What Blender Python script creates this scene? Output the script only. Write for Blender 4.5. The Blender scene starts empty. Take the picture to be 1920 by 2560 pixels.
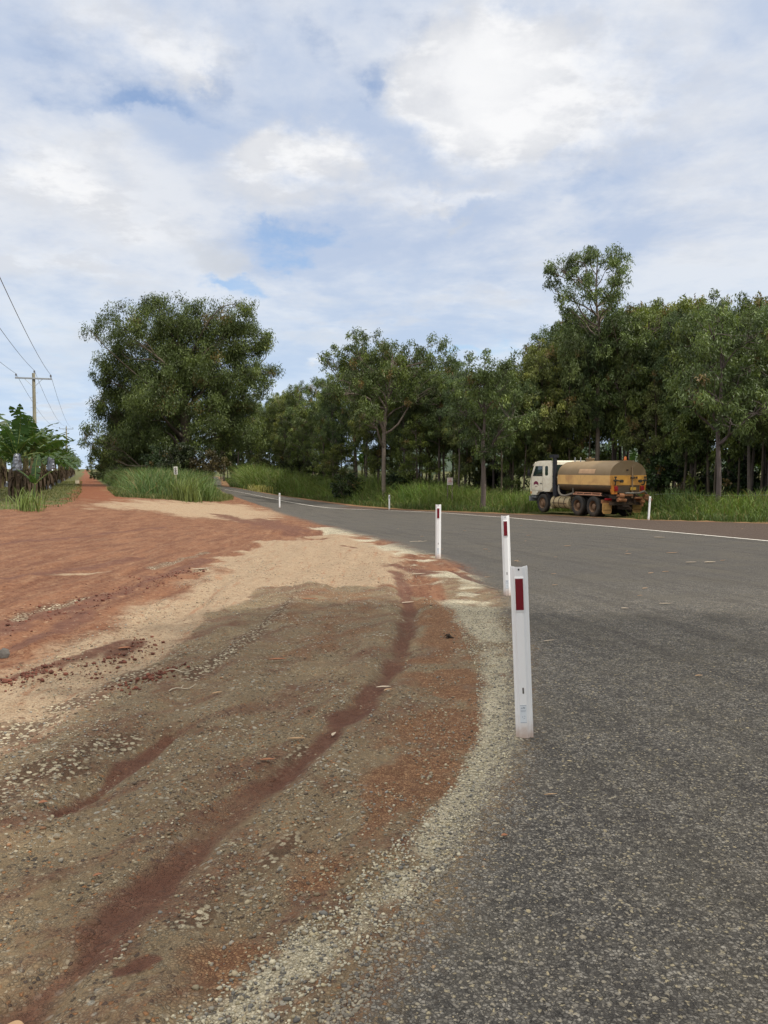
import bpy, bmesh, math, random
import numpy as np
from mathutils import Vector, Matrix, Euler

C = bpy.context.scene.collection
SC = bpy.context.scene
R = math.radians
PI = math.pi

# ------------------------------------------------------------------ camera
EYE = 1.553                       # phone held at eye height
F, CX, CY, HZ = 1728.0, 829.5, 1106.0, 1012.7   # focal length, centre and horizon of the picture
PITCH = math.atan((CY - HZ) / F)
cam = bpy.data.cameras.new("camera")
cam_o = bpy.data.objects.new("camera", cam)
C.objects.link(cam_o)
cam_o.location = (0, 0, EYE)
cam_o.rotation_euler = (PI / 2 - PITCH, 0, 0)
cam.sensor_fit = 'VERTICAL'
cam.sensor_height = 24.0
cam.lens = 24.0 * F / 2212.0
cam.clip_start = 0.05
cam.clip_end = 9000
SC.camera = cam_o

# ------------------------------------------------------------------ light
SUN_EL = 54.0
SUN_H = Vector((0.90, -0.436))     # horizontal direction towards the sun (behind right)
sun_rot = math.atan2(SUN_H.x, SUN_H.y)
SUN_V = Vector((SUN_H.x * math.cos(R(SUN_EL)), SUN_H.y * math.cos(R(SUN_EL)), math.sin(R(SUN_EL))))
sl = bpy.data.lights.new("sun", 'SUN')
sl.energy = 2.9
sl.angle = R(0.9)
sl.color = (1.0, 0.94, 0.84)
so = bpy.data.objects.new("sun", sl)
C.objects.link(so)
so.rotation_euler = (-SUN_V).to_track_quat('-Z', 'Y').to_euler()
so.location = (20, -20, 40)

SC.view_settings.view_transform = 'Standard'
SC.view_settings.look = 'None'
SC.view_settings.exposure = 0.22
SC.view_settings.gamma = 1.0
SC.view_settings.use_curve_mapping = False


def ray(px, py):
    """direction through a point of the 1659 x 2212 picture"""
    u, v = (px - CX) / F, -(py - CY) / F
    cp, sp = math.cos(PITCH), math.sin(PITCH)
    return Vector((u, cp + v * sp, -sp + v * cp))


# ------------------------------------------------------------------ node helper
class NT:
    def __init__(s, tree):
        s.t = tree
        tree.nodes.clear()

    def n(s, typ, **kw):
        nd = s.t.nodes.new(typ)
        for k, v in kw.items():
            setattr(nd, k, v)
        return nd

    def set(s, sock, v):
        if isinstance(v, bpy.types.NodeSocket):
            s.t.links.new(v, sock)
        elif v is not None:
            if hasattr(sock.default_value, '__len__') and not hasattr(v, '__len__'):
                v = (v, v, v, 1)[:len(sock.default_value)]
            elif hasattr(sock.default_value, '__len__') and len(v) < len(sock.default_value):
                v = tuple(v) + (1,)
            sock.default_value = v

    def m(s, op, a, b=None, c=None, clamp=False):
        nd = s.n('ShaderNodeMath', operation=op, use_clamp=clamp)
        s.set(nd.inputs[0], a)
        if b is not None: s.set(nd.inputs[1], b)
        if c is not None: s.set(nd.inputs[2], c)
        return nd.outputs[0]

    def vm(s, op, a, b=None):
        nd = s.n('ShaderNodeVectorMath', operation=op)
        s.set(nd.inputs[0], a)
        if b is not None: s.set(nd.inputs[1], b)
        return nd.outputs[0]

    def mix(s, f, a, b, typ='MIX'):
        nd = s.n('ShaderNodeMix', data_type='RGBA', blend_type=typ)
        nd.clamp_factor = True
        s.set(nd.inputs[0], f); s.set(nd.inputs[6], a); s.set(nd.inputs[7], b)
        return nd.outputs[2]

    def ss(s, x, lo, hi, a=0.0, b=1.0):
        nd = s.n('ShaderNodeMapRange', interpolation_type='SMOOTHSTEP')
        s.set(nd.inputs[0], x)
        for i, v in enumerate((lo, hi, a, b)): s.set(nd.inputs[1 + i], v)
        return nd.outputs[0]

    def noise(s, vec, scale, detail=4, rough=0.55, dist=0.0):
        nd = s.n('ShaderNodeTexNoise')
        s.set(nd.inputs['Vector'], vec)
        nd.inputs['Scale'].default_value = scale
        nd.inputs['Detail'].default_value = detail
        nd.inputs['Roughness'].default_value = rough
        nd.inputs['Distortion'].default_value = dist
        return nd

    def vor(s, vec, scale, feature='F1', rand=1.0):
        nd = s.n('ShaderNodeTexVoronoi', feature=feature)
        s.set(nd.inputs['Vector'], vec)
        nd.inputs['Scale'].default_value = scale
        nd.inputs['Randomness'].default_value = rand
        return nd

    def map(s, vec, scale=(1, 1, 1), loc=(0, 0, 0), rot=(0, 0, 0)):
        nd = s.n('ShaderNodeMapping')
        s.set(nd.inputs[0], vec)
        nd.inputs[1].default_value = loc; nd.inputs[2].default_value = rot; nd.inputs[3].default_value = scale
        return nd.outputs[0]

    def sep(s, v):
        nd = s.n('ShaderNodeSeparateXYZ'); s.set(nd.inputs[0], v); return nd.outputs

    def comb(s, x, y, z):
        nd = s.n('ShaderNodeCombineXYZ')
        for i, v in enumerate((x, y, z)): s.set(nd.inputs[i], v)
        return nd.outputs[0]

    def attr(s, name):
        return s.n('ShaderNodeAttribute', attribute_name=name)


# ------------------------------------------------------------------ sky with clouds (by compass direction)
w = bpy.data.worlds.new("World")
SC.world = w
w.use_nodes = True
T = NT(w.node_tree)
dirv = T.vm('NORMALIZE', T.n('ShaderNodeTexCoord').outputs['Generated'])
dx, dy, dz = T.sep(dirv)
az = T.m('ARCTAN2', dx, dy)
el = T.m('ARCSINE', dz)
ez = T.m('ADD', T.m('MAXIMUM', dz, 0.0), 0.16)
plane = T.comb(T.m('DIVIDE', dx, ez), T.m('DIVIDE', dy, ez), 0.3)       # a flat cloud deck seen in perspective
n_big = T.noise(plane, 1.3, 6, 0.55, 0.3)
n_mid = T.noise(plane, 3.2, 7, 0.62, 0.2)
n_fine = T.noise(plane, 9.0, 5, 0.6, 0.1)
streak = T.noise(T.map(plane, (0.8, 2.6, 1)), 2.4, 6, 0.6, 0.3)
wv = T.noise(T.comb(az, T.m('MULTIPLY', el, 1.3), 0.1), 6.0, 8, 0.62)
wr, wg, wb = T.sep(wv.outputs['Color'])
waz = T.m('ADD', az, T.m('MULTIPLY', T.m('SUBTRACT', wr, 0.5), 0.26))
wel = T.m('ADD', el, T.m('MULTIPLY', T.m('SUBTRACT', wg, 0.5), 0.17))


def azel(px, py):
    d = ray(px, py).normalized()
    return math.atan2(d.x, d.y), math.asin(d.z)


def blobs(lst):
    tot = None
    for (px, py, rx, ry, wt) in lst:
        a, e = azel(px, py)
        u = T.m('DIVIDE', T.m('SUBTRACT', waz, a), rx / F)
        v = T.m('DIVIDE', T.m('SUBTRACT', wel, e), ry / F)
        d2 = T.m('ADD', T.m('MULTIPLY', u, u), T.m('MULTIPLY', v, v))
        g = T.m('MULTIPLY', T.m('POWER', 2.0, T.m('MULTIPLY', d2, -1.6)), wt)
        tot = g if tot is None else T.m('ADD', tot, g)
    return tot


WHITE = [(1030, 140, 150, 110, 1.0), (1130, 190, 260, 150, .75), (1290, 260, 180, 90, .45), (1230, 90, 160, 80, .4), (960, 240, 120, 70, .6), (1200, 290, 170, 60, .35), (300, 70, 200, 75, .6), (420, 155, 90, 60, .5),
         (660, 320, 110, 55, .95), (640, 390, 140, 60, .5), (90, 350, 140, 70, .8), (190, 420, 120, 50, .55),
         (950, 430, 180, 26, .6), (110, 590, 190, 50, .5), (300, 500, 160, 32, .5), (700, 800, 45, 24, .8), (720, 690, 160, 40, .3),
         (1100, 600, 160, 32, .35), (150, 860, 90, 40, .55), (1500, 450, 260, 150, .25), (640, 590, 110, 26, .3), (1500, 130, 140, 110, .2),
         (1000, 680, 170, 30, .35)]
BLUE = [(260, 205, 190, 40, .40), (110, 120, 150, 60, .22), (540, 60, 60, 60, .35), (1280, 420, 110, 40, .4), (470, 150, 34, 45, .8), (800, 190, 50, 36, .9), (690, 70, 60, 60, .5),
        (505, 603, 76, 20, 1.4), (660, 515, 120, 34, .95), (590, 480, 60, 22, .5), (1030, 770, 110, 20, .8), (1200, 470, 90, 26, .35),
        (850, 90, 60, 40, .4), (330, 240, 130, 20, .6), (1600, 60, 60, 30, .35), (900, 560, 90, 26, .3)]
GREY = [(470, 545, 110, 42, .8), (620, 430, 150, 36, .45), (1010, 490, 60, 22, .6), (1130, 330, 200, 36, .35), (250, 640, 170, 30, .4),
        (700, 720, 160, 40, .4), (130, 760, 160, 60, .4), (130, 300, 160, 26, .35), (360, 300, 140, 26, .3), (1450, 60, 120, 40, .35), (760, 370, 80, 30, .4),
        (180, 450, 150, 22, .3)]
low = T.ss(el, 0.0, 0.16, 0.25, 1.0)
nb = T.m('SUBTRACT', n_mid.outputs['Fac'], 0.5)
sk = T.m('SUBTRACT', streak.outputs['Fac'], 0.5)
fine = T.m('SUBTRACT', n_fine.outputs['Fac'], 0.5)
bsum = T.m('ADD', blobs(BLUE), T.m('MULTIPLY', T.m('ADD', T.m('ADD', nb, T.m('MULTIPLY', sk, .7)), T.m('MULTIPLY', fine, 1.5)), 1.1))
blue = T.m('MULTIPLY', T.m('MULTIPLY', T.ss(bsum, 0.05, 1.15), 0.82), T.ss(el, 0.62, 0.52))
wsum = T.m('ADD', T.m('ADD', blobs(WHITE), T.m('MULTIPLY', T.m('ADD', nb, T.m('MULTIPLY', fine, .6)), 1.25)),
           T.m('MULTIPLY', T.m('MULTIPLY', sk, T.ss(el, .42, .18)), 1.5))
white = T.ss(wsum, 0.0, 1.05)
gsum = T.m('ADD', blobs(GREY), T.m('MULTIPLY', nb, 0.7))
grey = T.m('MULTIPLY', T.ss(gsum, 0.15, 0.9), 0.85)
hor = T.ss(el, 0.30, 0.0)
veil = T.mix(T.ss(T.m('ADD', n_big.outputs['Fac'], T.m('MULTIPLY', nb, .5)), .36, .66), (0.43, 0.51, 0.66), (0.66, 0.69, 0.745))
veil = T.mix(T.m('MULTIPLY', hor, 0.6), veil, (0.52, 0.68, 0.86))
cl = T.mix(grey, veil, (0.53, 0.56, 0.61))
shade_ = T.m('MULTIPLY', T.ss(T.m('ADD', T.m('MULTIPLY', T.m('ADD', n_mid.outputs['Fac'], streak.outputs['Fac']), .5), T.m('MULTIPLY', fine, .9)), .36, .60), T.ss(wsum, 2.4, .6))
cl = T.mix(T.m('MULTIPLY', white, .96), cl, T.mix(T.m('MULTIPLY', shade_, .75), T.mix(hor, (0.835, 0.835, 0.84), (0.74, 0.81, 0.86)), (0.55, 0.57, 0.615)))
# unseen sky overhead and behind whitened and brightened as added fill light
fill_glow = T.ss(T.m('SUBTRACT', el, T.m('MULTIPLY', dy, .25)), 0.40, 0.80)
cl = T.mix(fill_glow, cl, T.mix(n_mid.outputs['Fac'], (1.05, 1.01, 0.93), (1.75, 1.68, 1.53)))
sky = T.n('ShaderNodeTexSky', sky_type='NISHITA')
sky.sun_disc = False
sky.sun_elevation = R(SUN_EL)
sky.sun_rotation = sun_rot
sky.air_density = 1.0; sky.dust_density = 1.0; sky.ozone_density = 3.0
bg1 = T.n('ShaderNodeBackground'); T.set(bg1.inputs[0], sky.outputs[0]); bg1.inputs[1].default_value = 0.15
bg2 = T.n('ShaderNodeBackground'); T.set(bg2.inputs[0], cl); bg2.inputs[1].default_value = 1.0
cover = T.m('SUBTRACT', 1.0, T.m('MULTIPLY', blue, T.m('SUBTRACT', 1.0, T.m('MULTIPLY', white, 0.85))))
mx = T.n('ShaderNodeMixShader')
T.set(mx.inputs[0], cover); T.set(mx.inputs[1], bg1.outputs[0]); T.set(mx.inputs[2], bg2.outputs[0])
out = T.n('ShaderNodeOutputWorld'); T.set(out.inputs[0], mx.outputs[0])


# ------------------------------------------------------------------ object helpers
def tag(o, label=None, cat=None, group=None, kind=None):
    if label: o['label'] = label
    if cat: o['category'] = cat
    if group: o['group'] = group
    if kind: o['kind'] = kind
    return o


def empty(name, loc=(0, 0, 0), rz=0.0, label=None, cat=None, group=None):
    o = bpy.data.objects.new(name, None)
    o.empty_display_size = 0.2
    C.objects.link(o)
    o.location = loc
    o.rotation_euler = (0, 0, rz)
    return tag(o, label, cat, group)


def link_mesh(name, me, mat, parent=None):
    if mat is not None and len(me.materials) == 0: me.materials.append(mat)
    o = bpy.data.objects.new(name, me)
    C.objects.link(o)
    if parent is not None: o.parent = parent
    return o


def arr_mesh(name, verts, quads=None, tris=None, col=None, smooth=False):
    """mesh from numpy arrays"""
    me = bpy.data.meshes.new(name)
    verts = np.asarray(verts, dtype=np.float32)
    me.vertices.add(len(verts))
    me.vertices.foreach_set('co', verts.ravel())
    loops, starts, tot = [], [], 0
    for f in (quads, tris):
        if f is None or len(f) == 0: continue
        f = np.asarray(f, dtype=np.int32)
        k = f.shape[1]
        loops.append(f.ravel())
        starts.append(tot + np.arange(len(f), dtype=np.int32) * k)
        tot += f.size
    loops = np.concatenate(loops); starts = np.concatenate(starts)
    me.loops.add(len(loops)); me.loops.foreach_set('vertex_index', loops)
    me.polygons.add(len(starts)); me.polygons.foreach_set('loop_start', starts)
    me.update(calc_edges=True)
    if smooth: me.polygons.foreach_set('use_smooth', np.ones(len(starts), dtype=bool))
    for nm, c in (col or {}).items():
        a = me.attributes.new(nm, 'FLOAT_COLOR', 'POINT')
        c = np.asarray(c, dtype=np.float32)
        if c.shape[1] == 3: c = np.concatenate([c, np.ones((len(c), 1), np.float32)], 1)
        a.data.foreach_set('color', c.ravel())
    return me


def copy_tree(o, parent=None):
    c = o.copy(); C.objects.link(c)
    if parent is not None: c.parent = parent
    for ch in o.children: copy_tree(ch, c)
    return c


class MB:
    """collects shapes for one mesh"""
    def __init__(s): s.v, s.f = [], []

    def add(s, vs, fs, M=None):
        b = len(s.v)
        for v in vs:
            v = Vector(v)
            s.v.append(M @ v if M is not None else v)
        for f in fs: s.f.append([b + i for i in f])
        return s

    def box(s, c, d, rot=None, top=(1, 1)):
        x, y, z = d[0] / 2, d[1] / 2, d[2] / 2
        vs = [(-x, -y, -z), (x, -y, -z), (x, y, -z), (-x, y, -z),
              (-x * top[0], -y * top[1], z), (x * top[0], -y * top[1], z), (x * top[0], y * top[1], z), (-x * top[0], y * top[1], z)]
        fs = [(3, 2, 1, 0), (4, 5, 6, 7), (0, 1, 5, 4), (1, 2, 6, 5), (2, 3, 7, 6), (3, 0, 4, 7)]
        M = Matrix.Translation(c)
        if rot: M = M @ Euler(rot).to_matrix().to_4x4()
        return s.add(vs, fs, M)

    def prism(s, prof, a, b, axis='y'):
        """profile (u,v) pulled along an axis from a to b"""
        def P(u, v, t):
            return {'y': (u, t, v), 'x': (t, u, v), 'z': (u, v, t)}[axis]
        n = len(prof)
        vs = [P(u, v, a) for u, v in prof] + [P(u, v, b) for u, v in prof]
        fs = [list(range(n)), list(range(2 * n - 1, n - 1, -1))]
        for i in range(n):
            j = (i + 1) % n
            fs.append((i, i + n, j + n, j))
        return s.add(vs, fs)

    def tube(s, pts, r, n=8, caps=True):
        pts = [Vector(p) for p in pts]
        rs = r if hasattr(r, '__len__') else [r] * len(pts)
        vs, fs = [], []
        up = None
        for i, p in enumerate(pts):
            d = (pts[min(i + 1, len(pts) - 1)] - pts[max(i - 1, 0)]).normalized()
            if up is None: up = d.orthogonal().normalized()
            up = (up - d * up.dot(d))
            up = up.normalized() if up.length > 1e-6 else d.orthogonal().normalized()
            sd = d.cross(up)
            for k in range(n):
                a = 2 * PI * k / n
                vs.append(p + (up * math.cos(a) + sd * math.sin(a)) * rs[i])
        for i in range(len(pts) - 1):
            for k in range(n):
                k2 = (k + 1) % n
                fs.append((i * n + k, i * n + k2, (i + 1) * n + k2, (i + 1) * n + k))
        if caps:
            fs.append(list(range(n - 1, -1, -1)))
            fs.append([(len(pts) - 1) * n + k for k in range(n)])
        return s.add(vs, fs)

    def lathe(s, prof, n=24, M=None, axis='y'):
        """(radius, along) profile turned round an axis"""
        vs, fs = [], []
        for (r, t) in prof:
            for k in range(n):
                a = 2 * PI * k / n
                vs.append((r * math.cos(a), t, r * math.sin(a)) if axis == 'y' else (r * math.cos(a), r * math.sin(a), t))
        for i in range(len(prof) - 1):
            for k in range(n):
                k2 = (k + 1) % n
                fs.append((i * n + k, (i + 1) * n + k, (i + 1) * n + k2, i * n + k2))
        return s.add(vs, fs, M)

    def loft(s, sections, caps=True):
        n = len(sections[0])
        vs = [p for sec in sections for p in sec]
        fs = []
        for i in range(len(sections) - 1):
            for k in range(n):
                k2 = (k + 1) % n
                fs.append((i * n + k, i * n + k2, (i + 1) * n + k2, (i + 1) * n + k))
        if caps:
            fs.append(list(range(n - 1, -1, -1)))
            fs.append([(len(sections) - 1) * n + k for k in range(n)])
        return s.add(vs, fs)

    def build(s, name, mat, parent=None, bevel=0.0, sharp=38):
        me = bpy.data.meshes.new(name)
        me.from_pydata([tuple(v) for v in s.v], [], s.f)
        bm = bmesh.new(); bm.from_mesh(me)
        bmesh.ops.recalc_face_normals(bm, faces=bm.faces)
        if bevel:
            es = [e for e in bm.edges if len(e.link_faces) == 2 and e.calc_face_angle(0) > R(35)]
            bmesh.ops.bevel(bm, geom=es, offset=bevel, segments=2, profile=0.6, affect='EDGES', clamp_overlap=True)
        bm.to_mesh(me); bm.free()
        me.polygons.foreach_set('use_smooth', np.ones(len(me.polygons), dtype=bool))
        me.set_sharp_from_angle(angle=R(sharp))
        return link_mesh(name, me, mat, parent)


# ------------------------------------------------------------------ noise and terrain in numpy
def _hash(ix, iy, seed):
    h = (ix.astype(np.int64) * 374761393 + iy.astype(np.int64) * 668265263 + seed * 974634777) & 0x7fffffff
    h = ((h ^ (h >> 13)) * 1274126177) & 0x7fffffff
    h = h ^ (h >> 16)
    return (h & 0xffff) / 65535.0


def vnoise(x, y, seed=0):
    ix, iy = np.floor(x), np.floor(y)
    fx, fy = x - ix, y - iy
    fx = fx * fx * (3 - 2 * fx); fy = fy * fy * (3 - 2 * fy)
    a, b = _hash(ix, iy, seed), _hash(ix + 1, iy, seed)
    c, d = _hash(ix, iy + 1, seed), _hash(ix + 1, iy + 1, seed)
    return (a * (1 - fx) + b * fx) * (1 - fy) + (c * (1 - fx) + d * fx) * fy


def fbm(x, y, oct=4, seed=0):
    t, amp, s = 0, 1.0, 0
    for k in range(oct):
        t = t + amp * vnoise(x * 2 ** k + 17.3 * k, y * 2 ** k + 9.1 * k, seed + k); s += amp; amp *= 0.55
    return t / s


def sst(x, a, b):
    t = np.clip((x - a) / (b - a), 0, 1)
    return t * t * (3 - 2 * t)


def gz(x, y):
    """large shape of the land: the road falls away from the pad"""
    x = np.asarray(x, float); y = np.asarray(y, float)
    return -1.05 * sst(y, 6, 52) * sst(x, -17, -6) * 1.0


def gp(px, py):
    """point of the ground seen at a picture point"""
    d = ray(px, py)
    t = EYE / max(-d.z, 0.004)
    for _ in range(60):
        z = float(gz(d.x * t, d.y * t))
        t2 = (EYE - z) / max(-d.z, 0.004)
        t = 0.5 * t + 0.5 * t2
    return d.x * t, d.y * t


def at(px, D, py=None):
    """x for a picture column at distance D (and height for a row)"""
    d = ray(px, py if py is not None else HZ)
    k = D / d.y
    return d.x * k, D, EYE + d.z * k


def pline(pts, P):
    """distance to a polyline with interpolated half width; returns d/w"""
    best = np.full(len(P), 1e9)
    for (a, b) in zip(pts[:-1], pts[1:]):
        A, B = np.array(a[:2]), np.array(b[:2])
        ab = B - A
        t = np.clip(((P - A) @ ab) / max(ab @ ab, 1e-9), 0, 1)
        d = np.hypot(*(P - (A + t[:, None] * ab)).T) / (a[2] + t * (b[2] - a[2]))
        best = np.minimum(best, d)
    return best


def poly_sd(pts, P):
    """signed distance to polygon, positive inside"""
    pts = np.array(pts, float)
    inside = np.zeros(len(P), bool)
    d = np.full(len(P), 1e9)
    n = len(pts)
    for i in range(n):
        A, B = pts[i], pts[(i + 1) % n]
        ab = B - A
        t = np.clip(((P - A) @ ab) / max(ab @ ab, 1e-9), 0, 1)
        d = np.minimum(d, np.hypot(*(P - (A + t[:, None] * ab)).T))
        c = ((A[1] > P[:, 1]) != (B[1] > P[:, 1]))
        with np.errstate(divide='ignore', invalid='ignore'):
            xi = (B[0] - A[0]) * (P[:, 1] - A[1]) / (B[1] - A[1] + 1e-12) + A[0]
        inside ^= c & (P[:, 0] < xi)
    return np.where(inside, d, -d)

# ------------------------------------------------------------------ ground zones (traced on the land)
def G(pts):
    return [gp(p[0], p[1]) + tuple(p[2:]) for p in pts]


ROAD_NEAR = G([(760, 2212), (900, 2010), (1060, 1760), (1130, 1600), (1120, 1420), (1090, 1310), (1030, 1240), (945, 1203), (830, 1170), (730, 1142),
               (650, 1121), (605, 1108), (580, 1097), (545, 1086), (510, 1074), (478, 1061)])
ROAD_FAR = G([(1659, 1131), (1400, 1123.5), (1180, 1113), (1000, 1106.5), (860, 1101), (760, 1093), (640, 1076), (560, 1063), (480, 1050.5)])
ROAD_POLY = [(-1.4, -3.0), (-1.2, 0.0)] + ROAD_NEAR + [(-36, 150), (-60, 230), (-56, 232), (-31, 150)] + ROAD_FAR[::-1] + [(24, 12), (34, -40), (-10, -40)]
PALE = G([(470, 2260, .18), (600, 2120, .13), (800, 1950, .12), (930, 1830, .12), (1035, 1700, .11), (1085, 1580, .13), (1085, 1450, .17), (1045, 1340, .26),
          (975, 1255, .5), (900, 1195, .55), (800, 1162, .6), (700, 1140, .6)])
GRAVEL = G([(-500, 1790), (0, 1630), (160, 1540), (330, 1425), (440, 1335), (555, 1268), (700, 1262), (890, 1270), (985, 1330), (1030, 1450), (1020, 1620),
            (760, 1960), (430, 2300), (-500, 2600)])
BEIGE = G([(-400, 1600), (0, 1452), (130, 1398), (260, 1338), (390, 1268), (460, 1210), (550, 1175), (640, 1170), (720, 1140), (800, 1160), (900, 1200),
           (910, 1262), (700, 1290), (560, 1320), (430, 1400), (330, 1470), (150, 1600), (-400, 1850)])
BEIGE_FAR = G([(180, 1082), (300, 1076), (450, 1082), (560, 1092), (630, 1108), (640, 1122), (560, 1128), (430, 1120), (330, 1108), (200, 1098)])
GULLY = [G(l) for l in ([(-150, 2260, .11), (60, 2140, .11), (200, 2030, .10), (330, 1890, .12), (420, 1800, .12), (520, 1715, .13), (640, 1635, .12), (760, 1545, .11),
                         (835, 1460, .10), (872, 1380, .09), (885, 1310, .10), (860, 1235, .16)],
                        [(130, 1740, .04), (230, 1670, .07), (310, 1610, .10), (360, 1580, .05)],
                        [(250, 2096, .015), (300, 2082, .03), (335, 2074, .015)])]
REDPATCH = [G(l) for l in ([(560, 1122, .9), (600, 1140, 1.0), (650, 1148, .8), (685, 1150, .3)], [(480, 1112, .8), (545, 1128, .9)],
                           [(860, 1225, .35), (930, 1240, .25)], [(745, 1182, .25), (770, 1190, .2)],
                           [(250, 1412, .12), (310, 1385, .10)], [(330, 1245, .25), (385, 1235, .2)],
                           [(190, 1330, .2), (60, 1400, .2)], [(0, 1470, .14), (110, 1445, .12), (270, 1385, .10)], [(-120, 1410, .30), (0, 1365, .28), (120, 1325, .26), (250, 1285, .24), (366, 1243, .3), (440, 1212, .2)],
                           [(-100, 1190, .40), (0, 1176, .40), (180, 1160, .35), (344, 1140, .4)], [(0, 1255, .22), (150, 1235, .22), (300, 1205, .25)])]
ORANGE = G([(890, 1285), (1010, 1320), (1050, 1430), (1040, 1550), (980, 1660), (880, 1770), (760, 1880), (600, 2010), (480, 2100), (470, 2060), (600, 1920), (760, 1730), (860, 1590), (905, 1450)])
REDTOP = G([(590, 1275), (700, 1266), (880, 1278), (870, 1400), (800, 1440), (640, 1440), (560, 1400)])
STONEBAND = [G(l) for l in ([(-300, 1700, .3), (0, 1590, .26), (160, 1520, .22), (300, 1450, .14), (400, 1420, .08)], [(400, 1470, .10), (520, 1400, .13), (600, 1330, .14), (650, 1285, .12)], [(-200, 1800, .25), (0, 1720, .22), (200, 1620, .16), (300, 1580, .10)], [(20, 1347, .10), (120, 1308, .17), (230, 1282, .10)], [(330, 1228, .16), (440, 1195, .18)], [(660, 1600, .07), (600, 1650, .06)], [(640, 1790, .06), (500, 1920, .08), (400, 2000, .08)])]
DARKLINE = [G(l) for l in ([(972, 1231, .05), (1010, 1248, .08), (1090, 1272, .05)], [(990, 1224, .05), (1030, 1238, .10), (1075, 1251, .04)])]
WEDGE = G([(258, 1074), (330, 1077), (400, 1081), (470, 1083), (497, 1079), (492, 1066), (472, 1058)]) + [(-38, 150), (-85, 260), (-170, 475), (-160, 430), (-32, 90), (-19, 56)]
LEFTG = G([(-400, 1112), (0, 1101), (60, 1103), (112, 1096), (150, 1083), (166, 1064), (172, 1040)]) + [(-112, 300), (-500, 300), (-500, 40)]
FARG = [(p[0], p[1]) for p in ROAD_FAR] + [(-31, 150), (-56, 232), (-20, 900), (900, 900), (900, -60), (34, -40), (24, 12)]


def gully_depth(P):
    g = np.minimum(pline(GULLY[0], P), pline(GULLY[1], P))
    return np.exp(-g * g * 0.9)


def gfull(x, y):
    """ground with its ruts and lumps"""
    x = np.asarray(x, float); y = np.asarray(y, float)
    P = np.stack([x.ravel(), y.ravel()], 1)
    z = gz(x, y).ravel()
    xx, yy = P[:, 0], P[:, 1]
    off = sst(-poly_sd(ROAD_POLY, P), 0.0, 0.8)
    near = 1 - sst(yy, 30, 60)
    z = z + off * near * ((fbm(xx * 1.7, yy * .35, 3, 5) - .5) * .12 + (fbm(xx * 4, yy * .9, 3, 15) - .5) * .075 + (fbm(xx * 6, yy * 4.5, 3, 8) - .5) * .040)
    z = z - 0.05 * gully_depth(P)
    d = pline(G([(600, 1150, .7), (660, 1152, .7), (700, 1147, .4)]), P)
    z = z - 0.22 * np.exp(-d * d)
    d = pline(G([(560, 1172, .9), (660, 1178, .9), (780, 1200, .7)]), P)
    z = z + 0.09 * np.exp(-d * d)
    c = np.minimum.reduce([pline(REDPATCH[k], P) for k in (4, 6, 7, 8, 10)])
    z = z + np.exp(-c * c) * 0.05 * (fbm(xx * 9, yy * 9, 3, 3) - .2)
    d = np.minimum(pline(DARKLINE[0], P), pline(DARKLINE[1], P))
    z = z - 0.03 * np.exp(-d * d)
    return z.reshape(x.shape)


def gz1(x, y):
    return float(gfull(np.array([x]), np.array([y]))[0])


# polar sheet, finest in front of the camera and reaching the horizon
fa = np.arange(-36, 36.01, 0.2)
ca = np.arange(38, 322, 2.5)
ang = np.radians(np.concatenate([fa, ca]))
rad = [0.02, 0.3]
while rad[-1] < 220: rad.append(rad[-1] * 1.0105)
while rad[-1] < 5200: rad.append(rad[-1] * 1.12)
rad = np.array(rad)
RR, AA = np.meshgrid(rad, ang, indexing='ij')
gxm, gym = RR * np.sin(AA), RR * np.cos(AA)
P = np.stack([gxm.ravel(), gym.ravel()], 1)
gzm = gfull(P[:, 0], P[:, 1])
nr, na = RR.shape
I, J = np.meshgrid(np.arange(nr - 1), np.arange(na), indexing='ij')
J2 = (J + 1) % na
quads = np.stack([I * na + J, (I + 1) * na + J, (I + 1) * na + J2, I * na + J2], -1).reshape(-1, 4)[:, ::-1]
px_, py_ = P[:, 0], P[:, 1]
wob = (fbm(px_ * 1.3, py_ * 1.3, 4, 21) - .5)
wob2 = (fbm(px_ * 4.0, py_ * 4.0, 3, 31) - .5)
sc = 0.12 + 0.03 * RR.ravel()
road_sd = poly_sd(ROAD_POLY, P)
z_asph = sst(road_sd + wob * np.clip(sc, 0, .5), -0.30 - .02 * RR.ravel().clip(0, 20), 0.30 + .02 * RR.ravel().clip(0, 20))
far_cut = sst(py_, 17, 24)
fr = poly_sd(FARG, P)
z_asph = np.where((fr > -3) | (far_cut > .99), sst(road_sd + wob * .25, -.15, .15), z_asph)
near_edge = pline([p + (1.0,) for p in ROAD_NEAR[:13]], P)
z_asph = np.where(near_edge < 1.6, sst(road_sd + wob * np.clip(sc, 0, .5), -0.30 - .02 * RR.ravel().clip(0, 20), 0.30 + .02 * RR.ravel().clip(0, 20)), z_asph)
d = pline(PALE, P)
z_pale = np.exp(-np.maximum(d - .1 + wob2 * .8, 0) ** 2 * 0.9) * np.clip(.66 + wob * 2.4 + wob2 * 1.3, 0, 1)
z_grav = np.maximum(sst(poly_sd(GRAVEL, P) + wob * sc, -.12, .22), sst(road_sd, -.9, -.3) * (py_ < 12))
z_beige = np.maximum(sst(poly_sd(BEIGE, P) + wob * sc * 2.6, -.35, .6), 0.80 * sst(poly_sd(BEIGE_FAR, P) + wob * 5, -2.5, 3.2))
d = pline(G([(105, 1244, .08), (180, 1240, .14), (235, 1236, .08)]), P); z_beige = np.maximum(z_beige, .9 * np.exp(-d * d))
z_red = np.zeros(len(P))
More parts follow.
